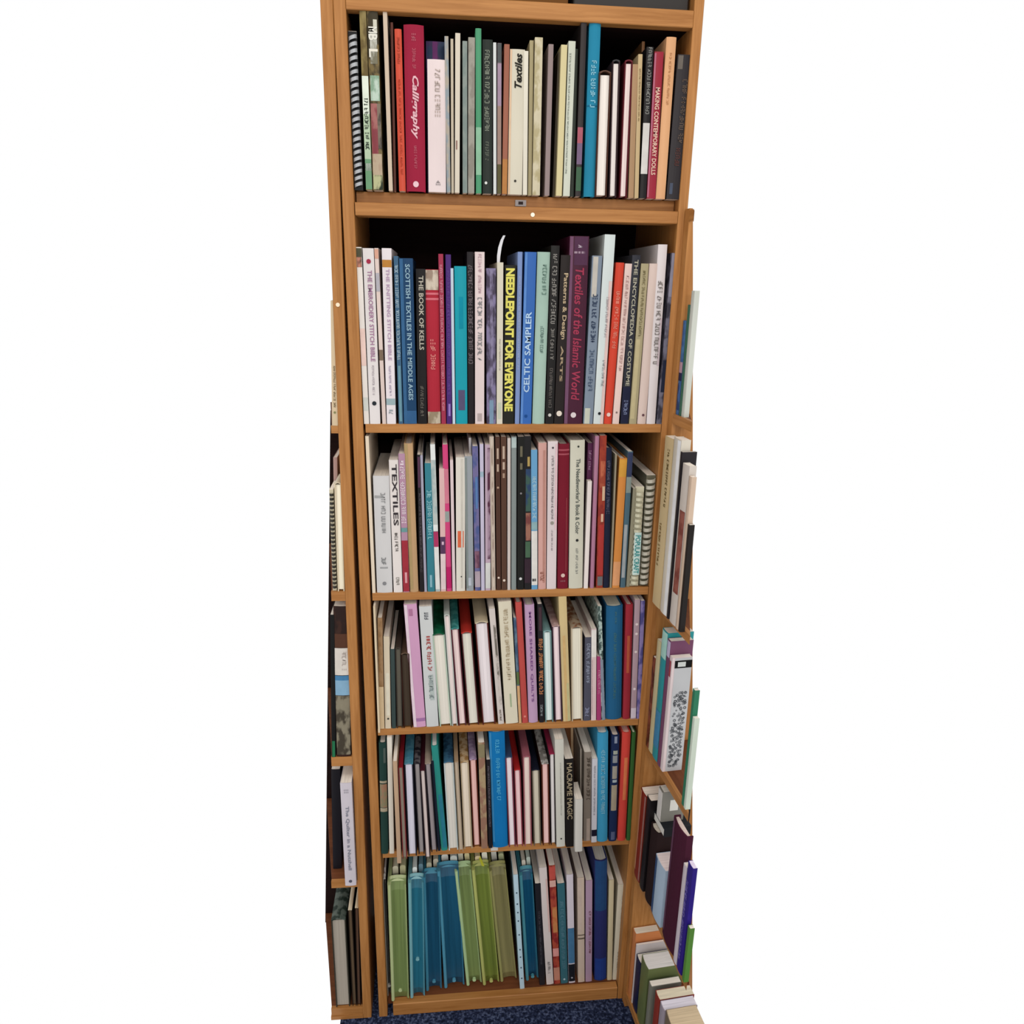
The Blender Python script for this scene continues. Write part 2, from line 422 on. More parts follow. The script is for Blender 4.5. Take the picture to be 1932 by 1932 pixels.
MB().box(0.243, 0.259, 0.0006, 0.0018, SHELF_Z[3] - 0.0115, SHELF_Z[3] - 0.002).build('tag', M['paper'], sN, 'c8c4bc')
BASE = 0.080
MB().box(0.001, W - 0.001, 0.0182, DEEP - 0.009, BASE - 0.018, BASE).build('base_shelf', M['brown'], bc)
MB().poly_x([(0.0012, ZF), (0.0, ZF + 0.0012), (0.0, BASE - 0.0012), (0.0012, BASE), (0.018, BASE), (0.018, ZF)], 0.014, W - 0.002).build('plinth', M['oak_h'], bc)
bx = empty('box', 'dark grey flat box lying on top of the bookcase, above the rail', 'box', Matrix.Translation((0.46, 0.12, 2.1550)))
MB().bevel_box(-0.096, 0.096, -0.10, 0.12, 0.0, 0.07, 0.002).build('tray', M['gloss'], bx, '3b3836')
MB().bevel_box(-0.0975, 0.0975, -0.1015, 0.1215, 0.0702, 0.11, 0.002).build('lid', M['gloss'], bx, '44403d')
bx2 = empty('box', 'brown cardboard box lying on top of the bookcase, left of the dark box', 'box', Matrix.Translation((0.17, 0.12, 2.1550)))
MB().bevel_box(-0.165, 0.185, -0.10, 0.12, 0.0, 0.10, 0.002).build('carton', M['paper'], bx2, '6e4a28')
MB().box(-0.165, 0.185, -0.02, 0.04, 0.1002, 0.1008).build('tape', M['gloss'], bx2, 'a9845a')

# ---------------------------------------------------------------- the case on the left, seen only at its edge
LA = math.radians(0.49)
lc = empty('bookcase', 'neighbouring oak bookcase on the left, only its right upright and shelf ends showing', 'bookcase', Matrix.Translation((-0.0378, 0, ZF)) @ Matrix.Rotation(LA, 4, 'Y'))
MB().bevel_box(-0.0195, 0.0, 0.0, DEEP, 0.0, 2.30, 0.0012).build('side_panel', M['oak_v'], lc)
MB().disc(-0.0110, -0.0012, 1.6376, 0.0035, 0.0014).build('plug', M['paper'], lc, 'f2dcc0')
def xl(z): return -0.1345 + 0.052 * z                  # how far this case is built to the left
def xb(z): return 0.1373 + (xl(z) - 0.1373) * 1.20 + 0.0378 - (z - ZF) * math.tan(LA)
for zt, th in ((1.4692, 0.0137), (1.1426, 0.02), (0.7673, 0.022), (0.4466, 0.0174), (0.0772, 0.0214)):
    inv = lc.matrix_world.inverted()
    xa = (inv @ Vector((xl(zt), 0, zt))).x; z1 = zt - ZF; z0 = z1 - th
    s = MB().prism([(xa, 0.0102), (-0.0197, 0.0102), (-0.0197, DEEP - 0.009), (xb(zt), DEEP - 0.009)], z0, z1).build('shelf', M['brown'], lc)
    MB().box(xa, -0.0197, 0.002, 0.010, z0, z1).build('edge_strip', M['oak_h'], s)
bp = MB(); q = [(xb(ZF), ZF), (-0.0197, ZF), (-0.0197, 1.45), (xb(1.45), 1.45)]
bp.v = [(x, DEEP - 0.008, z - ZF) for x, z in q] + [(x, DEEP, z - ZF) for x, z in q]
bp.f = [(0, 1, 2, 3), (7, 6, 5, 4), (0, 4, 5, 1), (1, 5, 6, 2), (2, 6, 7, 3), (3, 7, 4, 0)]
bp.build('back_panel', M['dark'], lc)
MB().box((inv @ Vector((xl(0.05), 0, 0.05))).x, -0.0197, 0.0, 0.018, 0.0, 0.0100).build('plinth', M['oak_h'], lc)

# ---------------------------------------------------------------- the corner case on the right: boards taper to its angled back
def dmax(z): return 0.180 - 0.094 * z
def smax(z): return 0.392 - 0.192 * z
rc = empty('bookcase', 'corner oak bookcase on the right, its shelves running towards the viewer', 'bookcase', Matrix.Translation(SIDE.o) @ Matrix.Rotation(SIDE.ang, 4, 'Z'))
def side_panel(): # end panel in (depth, height), pushed along the width
    return MB().poly_x([(0.0, ZF), (dmax(ZF), ZF), (dmax(1.853), 1.853), (0.0, 1.853)], 0.0, 0.018)
side_panel().build('end_panel', M['oak_d'], rc)
for zt in (1.850, 1.4965, 1.1180, 0.7850, 0.4490, 0.092):
    th = 0.018; e = smax(zt); dm = dmax(zt)
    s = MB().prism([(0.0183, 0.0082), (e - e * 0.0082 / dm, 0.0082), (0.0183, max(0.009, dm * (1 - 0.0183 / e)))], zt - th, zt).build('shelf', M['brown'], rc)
    MB().prism([(0.0183, 0.0), (e, 0.0), (e * (1 - 0.008 / dm), 0.008), (0.0183, 0.008)], zt - th, zt).build('edge_strip', M['oak_h'], s)
MB().prism([(0.0183, 0.02), (0.30, 0.02), (0.30, 0.035), (0.0183, 0.035)], ZF, 0.074).build('plinth', M['oak_h'], rc)

# ---------------------------------------------------------------- top shelf
R = Row(MAIN, TOPZ, 'books on the top shelf', 0.003, 0.22)
B(R, 'c', 668, 685, 655, 56, '1a1a1c', 'grey spiral-bound book against the left upright of the top shelf', extra={'pitch': .0098, 'ring': 'b9bcc0', 'slant': 0.35}, depth=.2)
B(R, 'p', 690, 703, 677, 19, '6b5a33', 'slim tall book with brown, white and green spine beside the spiral binding', c2='8d7d4e', b=[(143, 215, 'e6efe0'), (215, 300, 'bcd0b2'), (300, 357, '6f9a76'), (308, 322, 'dfeadd')], g=[(185, 285, '2f3a30', .5)])
B(R, 'p', 703.5, 724, 691, 20, '7c6a42', 'tall floral picture spine with white capitals and red roses, top shelf', c2='3c3524', cm='picture', b=[(36, 60, 'd8d6c4', .1, .8), (55, 120, 'c9c9bd', -.6, .7, '77735f'), (142, 190, 'c5d8c8', -.8, .9, '86a58c'), (195, 290, '8c4148', -.9, .3, 'a56a66'), (195, 280, '4b443e', .3, .95, '7c6f60'), (290, 330, 'c0ac92', -.9, .9, 'a98f79'), (330, 357, '26301f', -.9, .95, 'b7b78c')], t=[('M', 50, 62, 'e9e7da', .8), ('B', 64, 76, 'e9e7da', .8), ('L', 92, 108, 'efeadb', .8)])
B(R, 'm', 733, 741.5, 721.5, 18, 'cfbca6', 'tall thin beige magazine right of the floral spine')
B(R, 'm', 742.5, 748, 736, 42, '5e3024', 'thin dark brown booklet left of the orange book, top shelf', d=.012)
B(R, 'p', 752.5, 766, 743.5, 54, 'd4533c', 'narrow orange-red book left of the red Calligraphy book', g=[(70, 120, 'a8402d', .3), (150, 330, 'c2452f', .3)], bulge=.002)
B(R, 'h', 766.5, 803.5, 760.5, 45, 'a02440', 'thick crimson hardcover titled Calligraphy in pale script', t=[('Calligraphy', 142, 262, 'e9b9c0', .42, .02, True, .3, .03)], g=[(62, 82, 'c26a78', .16), (90, 130, 'c56070', .14), (275, 320, 'c46272', .12)], e=[(347, 'efc9cf', .3)], pc='d8c4b4')
B(R, 'p', 806, 840, 803, 77, '3d5274', 'taller blue and purple book behind the stout white spine', c2='54406e', d=.05, depth=.15, b=[(77, 130, '8b4d8c', -.3, .25)])
B(R, 'p', 808, 842, 805.5, 111, 'ead9d8', 'stout white paperback with raised pale capitals, right of Calligraphy', g=[(130, 226, 'bfaea6', .34, .1), (340, 352, '8b8283', .2, .1)], depth=.045)
B(R, 'm', 842.5, 850.5, 838, 68, 'b5ab9c', 'thin greige magazine right of the stout white paperback', c2='8f9aa0')
B(R, 'm', 851, 857, 849.5, 73, 'c9bca6', 'thin sand magazine, first of two just left of the cream one, top shelf', d=.006)
B(R, 'm', 857.5, 867.5, 858.5, 62, 'd9cfbd', 'cream magazine whose tip rises above its sand neighbour, top shelf', b=[(265, 282, '9a7a70', -.6, 0)])
B(R, 'm', 872.5, 882, 872, 77, '8f9a93', 'grey-green thin magazine on the top shelf', c2='7c8a85')
B(R, 'm', 882.5, 895.5, 883, 70, 'a39f93', 'greige magazine between the grey-green one and the bright green spine', c2='8a857a')
B(R, 'p', 897.5, 909, 896.5, 53, '4f9a72', 'bright green slim book with pale markers, left of the black one', b=[(240, 330, '8fbf9f')], bulge=.0015)
MBm = MB().box(.0005, .0040, .03, .05, 0, .018)
B(R, 'p', 910, 929, 910, 74, '1c2620', 'black-green spine with grey capitals next to the bright green book', g=[(95, 250, '7f8678', .42, -.1), (268, 305, '6d7468', .3, -.1)], e=[(345, 'e9ece6', .28, -.3)])
B(R, 'm', 930.5, 937, 930, 80, 'd8dcda', 'thin white magazine right of the black-green spine')
B(R, 'm', 937.5, 946, 938, 81, '8b7a80', 'mauve and olive thin magazine right of the white one, top shelf', b=[(81, 118, '55595a'), (120, 200, 'a58fa2'), (200, 310, '9f857a'), (310, 366, '5f5a3c')])
B(R, 'm', 946.5, 957, 951, 83, '9c5f4a', 'rust brown thin book left of the cream Textiles book', b=[(300, 366, 'b97f4a')])
B(R, 'p', 957.5, 985.5, 962, 92, 'd9d2be', 'cream paperback titled Textiles in black script', t=[('Textiles', 100, 166, '26241f', .5, .15, False, .3, .03)], e=[(341, '3a3833', .16)], b=[(92, 368, 'e2c2a2', -.98, -.72)])
B(R, 'm', 986, 995, 988, 96, 'e2dccb', 'thin ivory booklet against the right side of Textiles')
B(R, 'm', 995.5, 1003.5, 999, 76, 'ab9f78', 'khaki thin booklet on the top shelf', d=.008)
B(R, 'm', 1004, 1019, 1009, 70, 'd6ccae', 'cream booklet with olive mottling, tallest of the pale group on the top shelf', c2='b3a780')
B(R, 'm', 1027, 1037, 1034.5, 83, '93817f', 'mauve-grey thin book standing between two dark gaps, top shelf')
B(R, 'm', 1042, 1047.5, 1052.5, 98, '4a4130', 'thin olive-black booklet left of the pale yellow one', d=.02)
B(R, 'm', 1048.5, 1060.5, 1058.5, 84, 'd8cb9a', 'pale yellow booklet on the top shelf')
B(R, 'm', 1062, 1075.5, 1072.5, 77, 'd2d6c6', 'pale sage-white booklet right of the yellow one', g=[(100, 330, '8c9388', .2, -.4)])
B(R, 'm', 1076, 1083, 1084, 92, '2e352c', 'dark green-black booklet beside the pale sage one', d=.01)
B(R, 'p', 1085, 1096, 1096.5, 31, '332c2c', 'very tall thin black book with pink and green patches', b=[(240, 270, 'b0606e'), (270, 310, '7a6480'), (315, 360, '46664e')], depth=.16)
B(R, 'h', 1101, 1122.5, 1112, 42, '2787a8', 'tall bright blue hardcover on the top shelf', g=[(115, 205, '8cc8dc', .42)], b=[(198, 201, '1b6a8c')], bulge=.003)
B(R, 'f', 1122, 1145, 1130, 132, '4a2c22', 'widest spine-up book beside the tall blue hardcover, brown boards', pc='e4dcd4', d=.001, sc='5a3a2a')
B(R, 'f', 1148, 1163, 1155, 112, '3b2a2e', 'grey-black spine-up book, middle of three on the top shelf', pc='e6ddd8', sc='3a3a3c')
B(R, 'f', 1167.5, 1183, 1178.5, 112, '5a1822', 'maroon spine-up book, last of three on the top shelf', pc='ecd9d4', sc='6a1a28')
B(R, 'm', 1185, 1196, 1193, 121, 'ad8a66', 'narrow tan book right of the pages-outward books, top shelf')
B(R, 'p', 1196.5, 1205, 1204, 102, 'c4ab80', 'narrow beige book left of the black and white spine', g=[(130, 230, '8c744e', .3)])
B(R, 'm', 1198, 1204, 1211, 78, '8b5f38', 'brown card tip rising behind the beige book, top shelf', d=.05, depth=.1)
B(R, 'p', 1206, 1219.5, 1220, 88, '1d1a1b', 'black spine with a white label, near the right end of the top shelf', g=[(90, 215, '8d8d88', .45)], b=[(232, 328, 'd9d5d0')], bulge=.001)
B(R, 'p', 1220, 1237, 1235, 97, '9c2438', 'crimson paperback titled Making Contemporary Dolls', t=[('MAKING CONTEMPORARY DOLLS', 165, 330, 'eec9b4', .5, .12)], b=[(100, 372, 'b86a80', -.98, -.62)])
B(R, 'p', 1237, 1255.5, 1258, 69, 'e2ab7c', 'tall peach book right of the crimson dolls book', g=[(100, 200, 'c98f62', .2)], bulge=.002)
B(R, 'p', 1257, 1286, 1279, 102, '2b2629', 'dark slate spine with faint bronze lettering at the right end of the top shelf', g=[(150, 270, '5f5148', .34, .15), (280, 312, '5a3a36', .34)], b=[(104, 130, '6f675f', -.9, -.3), (345, 366, '4d5566', -.7, -.3)])

# ---------------------------------------------------------------- second shelf
R = Row(MAIN, SHELF_Z[0], 'books on the second shelf', 0.003, 0.21)
B(R, 'p', 686.5, 697, 671, 466, 'ece4dc', 'white stitch-dictionary spine with dark picture head, first on the second shelf', b=[(468, 485, '545240'), (485, 504, 'c98872', -.9, .9, '2b2320'), (620, 690, 'eecfc4'), (750, 775, 'd2d4cc')])
B(R, 'p', 697.5, 718, 683.5, 468, 'e9e2e0', 'white spine with pink dot and long purple title, second shelf', t=[('THE EMBROIDERY STITCH BIBLE', 510, 682, 'a77a9a', .42, .1)], e=[(493, 'a8324c', .42), (761, '2c3238', .42)], g=[(690, 745, 'b9aeb4', .18)])
B(R, 'p', 721, 729, 705.5, 468, 'e3cfc6', 'thin pinkish white spine between two broad white ones, second shelf', b=[(470, 488, 'd8a48e'), (515, 550, 'b6b3ba'), (660, 680, '7d6a58')])
B(R, 'p', 729.5, 747.5, 719.5, 468, 'ece3e6', 'white spine with gold head and lilac title, left of the blue books', t=[('THE KNITTING STITCH BIBLE', 507, 680, 'b79ab6', .38, .1)], b=[(490, 504, 'bd843e'), (752, 764, '9fb4b8')], g=[(690, 748, 'b6aac0', .2), (772, 786, '9aa2a8', .4)])
B(R, 'p', 752, 761, 742, 483, '3e6482', 'narrow steel blue spine on the second shelf', g=[(500, 680, 'a9c0cc', .6)], b=[(690, 795, '6d98a6', -.6, .6)])
B(R, 'p', 761.5, 787, 752, 487, '123f66', 'navy blue paperback with long pale title, second shelf', t=[('SCOTTISH TEXTILES IN THE MIDDLE AGES', 498, 755, '9bbccc', .34, .2)], b=[(488, 800, '3a6690', -.95, -.45), (775, 800, '35608c')])
B(R, 'p', 788, 806, 784, 507, '171415', 'black spine titled The Book of Kells', t=[('THE BOOK OF KELLS', 520, 660, 'bdb7a8', .5, .05)], g=[(728, 785, '6f6a62', .3)])
B(R, 'h', 807, 832, 801, 508, 'b22c3c', 'red hardcover with cream decorated ends, right of The Book of Kells', b=[(509, 547, 'd9cbb8', -.98, .98, '9c8878'), (777, 802, 'cfc0a8', -.98, .98, '96856c'), (552, 556, 'd8707c'), (562, 566, 'd8707c')], g=[(640, 705, 'e58a84', .6)])
B(R, 'p', 832.5, 842, 826.5, 479, 'a3304c', 'narrow crimson spine between the red and the purple books', g=[(500, 780, 'd98a9a', .5)])
B(R, 'p', 842.5, 853, 840, 480, '4a2472', 'narrow purple spine left of the turquoise book', g=[(510, 745, '6a4a94', .4)], b=[(762, 785, '9a7cc4', -.3, .5)])
B(R, 'p', 853.5, 859.5, 849.5, 506, 'c7d6e4', 'thin icy blue booklet against the turquoise spine')
B(R, 'p', 860, 882.5, 856.5, 502, '109cac', 'turquoise spine with a slanted violet block near its foot', b=[(736, 774, '5a5474', -.55, .6), (560, 620, '0f8fa6', -.3, .4)], bulge=.0015)
B(R, 'p', 883, 895, 880.5, 475, '1d181b', 'narrow black spine right of the turquoise book', g=[(500, 690, '6d6468', .6)])
B(R, 'p', 896, 914, 895.5, 475, 'e6d4d2', 'pinkish white spine with grey title, middle of the second shelf', g=[(480, 560, 'c8a6ae', .3), (562, 680, '8c8a8c', .4)], b=[(780, 795, 'b9a8a6', -.5, .5)])
B(R, 'p', 918, 936, 917, 506, '4b4256', 'dark violet mottled spine with lilac streak, second shelf', c2='82789a', b=[(755, 800, '7d98b0', -.4, .5), (508, 730, '8f86a4', -.25, .35, '5a5068')])
rb, rw, rh, rzl, rD = B(R, 'p', 936.5, 948.5, 937.5, 495, 'ddd6c2', 'thin ivory spine with a white ribbon standing up from it', g=[(640, 700, 'b9b2a4', .2)], b=[(760, 790, 'c6ccb6', -.5, .5)])
B(R, 'p', 949, 970, 952.5, 500, '1f1f17', 'black spine titled Needlepoint for Everyone in bold yellow', t=[('NEEDLEPOINT FOR EVERYONE', 506, 776, 'e4dc6c', .8, -.05, True, 0, .05)])
B(R, 'p', 971, 980.5, 976.5, 475, '8095c4', 'periwinkle blue spine right of the yellow lettering', g=[(520, 700, 'a9b8da', .3)], bulge=.0015)
B(R, 'p', 981, 1002.5, 990, 475, '3568b4', 'blue paperback titled Celtic Sampler in pale capitals', t=[('CELTIC SAMPLER', 588, 740, 'b9d4ec', .52, -.05, False)], b=[(476, 800, '5f8ccc', -.95, -.55)], e=[(785, '1c4a8c', .28)])
B(R, 'h', 1004, 1027.5, 1014, 475, 'a9c4b6', 'mint green hardcover on the second shelf', g=[(500, 560, '6f8c80', .3, .2), (615, 668, '6a857c', .22, .1)], bulge=.003)
B(R, 'p', 1028.5, 1044.5, 1039.5, 463, '1b1918', 'black spine with grey capitals right of the mint book', g=[(480, 615, '908c86', .46), (620, 680, '88847e', .36), (695, 770, '6a6460', .32)], e=[(783, 'c9c6c0', .4)])
B(R, 'p', 1045, 1063, 1058, 481, '221a18', 'black spine titled Patterns and Design with a cream roundel', t=[('Patterns & Design', 515, 640, 'c2ac8c', .56, .1), ('ARTS', 652, 720, 'ad987c', .3, .05)], e=[(780, 'e6dacb', .6)])
B(R, 'p', 1063.5, 1098.5, 1075, 445, '46182f', 'thick maroon paperback titled Textiles of the Islamic World', t=[('Textiles of the Islamic World', 505, 755, 'a33b54', .46, .12, True, .15)], b=[(446, 802, '75506a', -.97, -.62), (474, 478, 'a08a98', -.5, .6), (446, 500, '54344c', -.5, .9)], g=[(462, 470, 'b8a8b4', .4, .1)], e=[(783, 'e0d4d4', .3)])
B(R, 'p', 1100, 1118.5, 1117.5, 482, '7f8c9c', 'grey-blue spine with dark capitals right of the maroon Islamic textiles book', g=[(555, 655, '33405a', .5), (660, 740, '56657c', .4)], b=[(484, 560, 'c4beb4', -.8, .2), (770, 800, 'c9cbbb', -.8, .3)])
B(R, 'p', 1119, 1138.5, 1141, 442, 'd6dfdd', 'tall pale cyan-white spine left of the orange-red one', b=[(530, 800, 'e3c6c0', .35, .95)], e=[(780, '1f2226', .3, .1)], g=[(560, 640, 'b2a2a4', .2, .3), (680, 730, '9b9a9c', .2, .3)])
B(R, 'p', 1139, 1154.5, 1162.5, 495, 'd8452f', 'bright orange-red spine on the second shelf', g=[(550, 660, 'e88a76', .4)], e=[(782, 'f0cfc4', .5)], bulge=.0025)
B(R, 'p', 1155, 1168, 1179.5, 497, 'e6cbc2', 'pinkish white spine right of the orange-red one', g=[(520, 700, 'c09a94', .36)], e=[(778, '8a7670', .3)])
B(R, 'p', 1170, 1185.5, 1193, 481, '2c2d36', 'dark slate spine with a long pale title, second shelf', t=[('THE ENCYCLOPEDIA OF COSTUME', 490, 728, 'b5b09c', .46, .05)], b=[(730, 798, '23253c')], g=[(755, 785, '7c86a8', .4)])
B(R, 'p', 1186.5, 1201, 1209.5, 497, 'aea27e', 'khaki spine right of the dark slate title', g=[(510, 640, '7d7250', .3)], b=[(640, 790, 'c3b58c', -.8, .3)])
B(R, 'p', 1202, 1219, 1225.5, 497, 'dcc6bc', 'cream-pink spine left of the big white book', e=[(783, '6a4a50', .3, .2)], bulge=.002)
B(R, 'p', 1219.5, 1236.5, 1242, 461, 'e3dada', 'big white spine with grey script lettering, right part of the second shelf', g=[(530, 690, '8c8480', .5)], b=[(600, 690, 'd4c4ca', .4, .95)], bulge=.0015)
B(R, 'p', 1238, 1249, 1267.5, 477, '3a3844', 'slim dark book with pale patches, last on the second shelf', c2='6f6c7c', b=[(477, 560, '8d8a9a', -.9, .3), (680, 740, '22283c', -.6, .8)])

# ---------------------------------------------------------------- third shelf
R = Row(MAIN, SHELF_Z[1], 'books on the third shelf', 0.003, 0.20)
B(R, 'm', 702, 709, 688.5, 823, 'eddcc4', 'tall cream booklet leaning on the left upright of the third shelf')
B(R, 'p', 711, 741, 703, 898, 'd6d4d3', 'thick white paperback with grey marbled spine, start of the third shelf', g=[(930, 1010, '9c9c9c', .3, .15), (1052, 1066, '8a8c8c', .5)], e=[(1101, '8a8a8c', .25)], b=[(1070, 1073, 'a4a4a4', -.5, .5), (935, 940, 'a9a9a8', -.9, .2)])
B(R, 'p', 742.5, 760, 733, 868, 'ebe2dd', 'white spine titled TEXTILES in bold multi-coloured capitals', t=[('TEXTILES', 876, 992, '3a3438', .56, .1)], g=[(1005, 1040, '5a5450', .3), (1090, 1105, '8a867c', .3)], bulge=.001)
B(R, 'p', 760.5, 773, 751, 856, 'b88fa6', 'mauve spine with a red lower part, right of the TEXTILES book', g=[(870, 990, 'f0dfe6', .55)], b=[(996, 1004, '6f9c9c'), (1020, 1116, 'a43440'), (1080, 1100, 'e2a6ac', -.3, .4)])
B(R, 'h', 773.5, 790, 761.5, 837, 'caa47a', 'tall tan hardcover on the third shelf', b=[(838, 1112, 'b3996c', -.95, -.2)])
B(R, 'p', 792, 800, 786, 858, '1e191c', 'slim black spine right of the tan hardcover', g=[(930, 1080, '5f585c', .4)], b=[(862, 920, '5a3a50', -.7, .4)])
B(R, 'm', 800.5, 806, 792, 859, 'a9a6b8', 'thin lavender booklet left of the teal spine')
B(R, 'p', 806.5, 821, 800.5, 874, '35808e', 'teal paperback on the third shelf', g=[(925, 1020, '8fc4cc', .5)], b=[(1085, 1108, '8ab8c4', -.3, .3)], bulge=.0012)
B(R, 'p', 821.5, 831, 811, 838, 'c4cbc6', 'mottled pale spine with a pink block, right of the teal one', c2='a2b4b4', b=[(838, 868, 'e8ebe8'), (990, 1002, 'e8ebe8'), (1003, 1032, 'b23a64'), (1032, 1112, 'e6e6e2')])
B(R, 'p', 831.5, 842, 828, 884, 'dfb7b4', 'pink and white spine with a violet block, left of the hot pink one', b=[(1013, 1045, '5a3c5c'), (1045, 1112, 'e6cfd0'), (1022, 1028, 'd8b8cc', -.4, .4)])
B(R, 'p', 842.5, 853, 834, 839, 'd4447c', 'tall hot pink spine on the third shelf', b=[(885, 950, 'd47f92'), (965, 985, '9aa39e', -.8, .9), (1070, 1110, 'c22468')], bulge=.0015)
B(R, 'm', 853.5, 860, 848.5, 868, 'e3cfd0', 'thin blush booklet between the hot pink and cream spines')
B(R, 'p', 860.5, 878, 859.5, 863, 'e2dcd0', 'cream spine with an orange square label, third shelf', b=[(1002, 1033, 'e06c48', -.65, .7), (866, 1110, 'd2ccc0', .1, .5)], e=[(1088, '2a2a2c', .15, .15)], bulge=.001)
B(R, 'p', 879.5, 894, 876, 861, '9ba1a6', 'grey paperback right of the orange-labelled spine', b=[(1090, 1105, 'bcc2cc', -.4, .4), (864, 1110, '868f8c', -.95, -.4)])
B(R, 'm', 890, 895, 884, 826, 'd4d0d2', 'tall thin pale booklet rising behind the grey paperback', d=.03, depth=.12)
B(R, 'p', 896, 907, 890.5, 842, '77709c', 'lavender-blue picture spine on the third shelf', c2='4d5a8c', b=[(900, 960, '5b7fb2', -.2, .6), (1040, 1072, '6a4256', -.9, .9, '8a6274'), (1078, 1108, 'b3a2ac')])
B(R, 'p', 907.5, 915, 904.5, 838, 'c9c2d8', 'pale lavender narrow spine right of the lavender-blue one', b=[(890, 900, '9fb6c4')])
B(R, 'p', 915.5, 926, 914.5, 839, 'bfa6b6', 'mauve spine with dark blotchy lettering, third shelf', b=[(845, 1055, '5a3046', -.1, .9, 'a48a9c'), (1062, 1110, 'd6d6d2')])
B(R, 'm', 927, 935.5, 923, 824, 'c4b3a4', 'tall beige booklet with twisted edge pattern, left of two brown spines', b=[(826, 1108, 'a89486', -.3, .4, 'd0c2b2')])
B(R, 'p', 936.5, 945.5, 934, 824, '4f3226', 'brown spine with cream dashes at its head, first of two alike', b=[(846, 866, 'c2ab98', -.4, .4), (876, 890, 'c2ab98', -.4, .4)], e=[(920, 'b89a84', .5), (1090, 'ecd9c8', .5)])
B(R, 'p', 946, 956.5, 944.5, 824, '573a2b', 'brown spine with three cream dashes, second of two alike', b=[(842, 866, 'c2ab98', -.4, .4), (872, 886, 'c2ab98', -.4, .4), (893, 902, 'a88d78', -.4, .4)], e=[(1095, 'ecd9c8', .5)])
B(R, 'm', 957, 963.5, 957, 827, 'cfc3bc', 'thin pale booklet right of the two brown spines')
B(R, 'h', 964.5, 974.5, 964.5, 824, '8b9492', 'grey-green slim hardcover, middle of the third shelf', b=[(826, 845, 'b3c2bf')])
B(R, 'p', 975.5, 988.5, 976.5, 824, '171714', 'black spine with olive dashes at its head, third shelf', b=[(842, 862, '6d6754', -.3, .4), (874, 886, '6d6754', -.3, .4)], e=[(931, '8a868a', .3), (1092, 'd3d3d3', .45)])
B(R, 'p', 989, 1002, 989, 823, '1c1a1c', 'dark spine with blue, red and green picture panels, left of the light blue book', b=[(862, 880, 'b49a5c', -.1, .6), (885, 965, '2c4468', -.6, .9, '3c5a50'), (968, 1020, '7c4440', -.6, .9, '9a6a58'), (1022, 1052, '4c6a52', -.7, .8), (1055, 1100, '3a2a34')])
B(R, 'p', 1002.5, 1014.5, 1001.5, 849, '6aa3cc', 'light blue spine with white lower half, third shelf', g=[(900, 980, 'b3d4e2', .5)], b=[(985, 1000, '8fb0b4'), (1002, 1104, 'e4e0da'), (1092, 1097, '1d2226', -.8, .6)])
B(R, 'p', 1015, 1030.5, 1015.5, 836, 'd8a69c', 'salmon pink spine left of the white flowered spine', b=[(850, 1100, 'c18d80', .15, .7)], g=[(1080, 1100, '9a5f50', .4)], bulge=.0015)
B(R, 'p', 1031, 1049.5, 1033.5, 833, 'e2d4d4', 'white spine with grey title and a grey flower band', g=[(860, 980, '8c8488', .2), (1000, 1040, '9c9498', .14)], e=[(845, '4a4048', .2), (987, '9c968c', .36)], b=[(838, 1000, 'eac6cc', .55, .95)])
B(R, 'h', 1051.5, 1072, 1053.5, 838, '7a1a2c', 'dark red hardcover with a pale roundel, third shelf', b=[(848, 851, 'a8505c'), (856, 859, 'a8505c'), (940, 1080, '9a4a4c', .5, .62)], e=[(1086, 'e2c4b8', .38)], g=[(1095, 1102, '9a6a70', .4)])
B(R, 'h', 1073, 1099.5, 1076, 831, 'd3d0be', 'ivory thick book titled The Needleworker\'s Book and Color', t=[("The Needleworker's Book & Color", 866, 1008, '5c625c', .3, .12)], e=[(843, '3c4038', .14, .1), (1020, '2a2c2c', .2, .1)], g=[(1035, 1085, '8f928c', .14, .1)], bulge=.002)
B(R, 'p', 1100, 1110, 1109, 836, '5e2a50', 'plum spine with lilac title rising behind a white leaflet', g=[(850, 890, 'b98fae', .4, -.1)], d=.02, depth=.17)
B(R, 'm', 1101, 1109.5, 1108.5, 908, 'efe4de', 'short white leaflet in front of the plum spine', depth=.016)
B(R, 'p', 1113, 1121, 1123, 823, 'b27c96', 'dusty pink tall spine left of the red picture spine', bulge=.0015)
B(R, 'p', 1124.5, 1137.5, 1131.5, 822, 'a4402c', 'red and orange picture spine on the third shelf', c2='8a2f28', b=[(870, 920, 'c46a4c', -.6, .8, '9a4430'), (918, 945, 'd8b898', .1, .9), (970, 985, 'e0b89c', -.1, .6), (990, 1085, 'b23c38', -.7, .9), (1088, 1105, '6f6f72', -.7, .9)])
B(R, 'h', 1138, 1149.5, 1143, 845, '1f2338', 'navy hardcover with grey lettering right of the red picture spine', g=[(870, 970, '5d5f74', .4)])
B(R, 'm', 1150, 1154, 1160.5, 857, '9c927c', 'thin khaki booklet left of the orange spine, third shelf')
B(R, 'h', 1154.5, 1169, 1169, 865, 'dc9048', 'orange hardcover near the right end of the third shelf', b=[(867, 900, 'd8a043'), (1060, 1105, 'e2a272')], bulge=.0015)
B(R, 'p', 1170, 1180, 1184.5, 852, '4d6a78', 'thin teal and grey spine right of the orange hardcover', b=[(854, 900, '3a4260'), (900, 930, '8a9690'), (990, 1090, 'a3a9ac', -.8, .5)])
B(R, 'm', 1181, 1188, 1194, 922, '98937c', 'short khaki booklet left of the comb-bound cream book', d=.006)
B(R, 'c', 1189.5, 1206.5, 1200.5, 921, 'e0dcc0', 'cream comb-bound book with teal lettering, right end of the third shelf', extra={'pitch': .011, 'ring': 'dcd8bc'}, b=[(1005, 1085, 'd3eae4', -.8, .8)], t=[('POPULAR CRAFT', 1010, 1082, '2a9494', .6)])
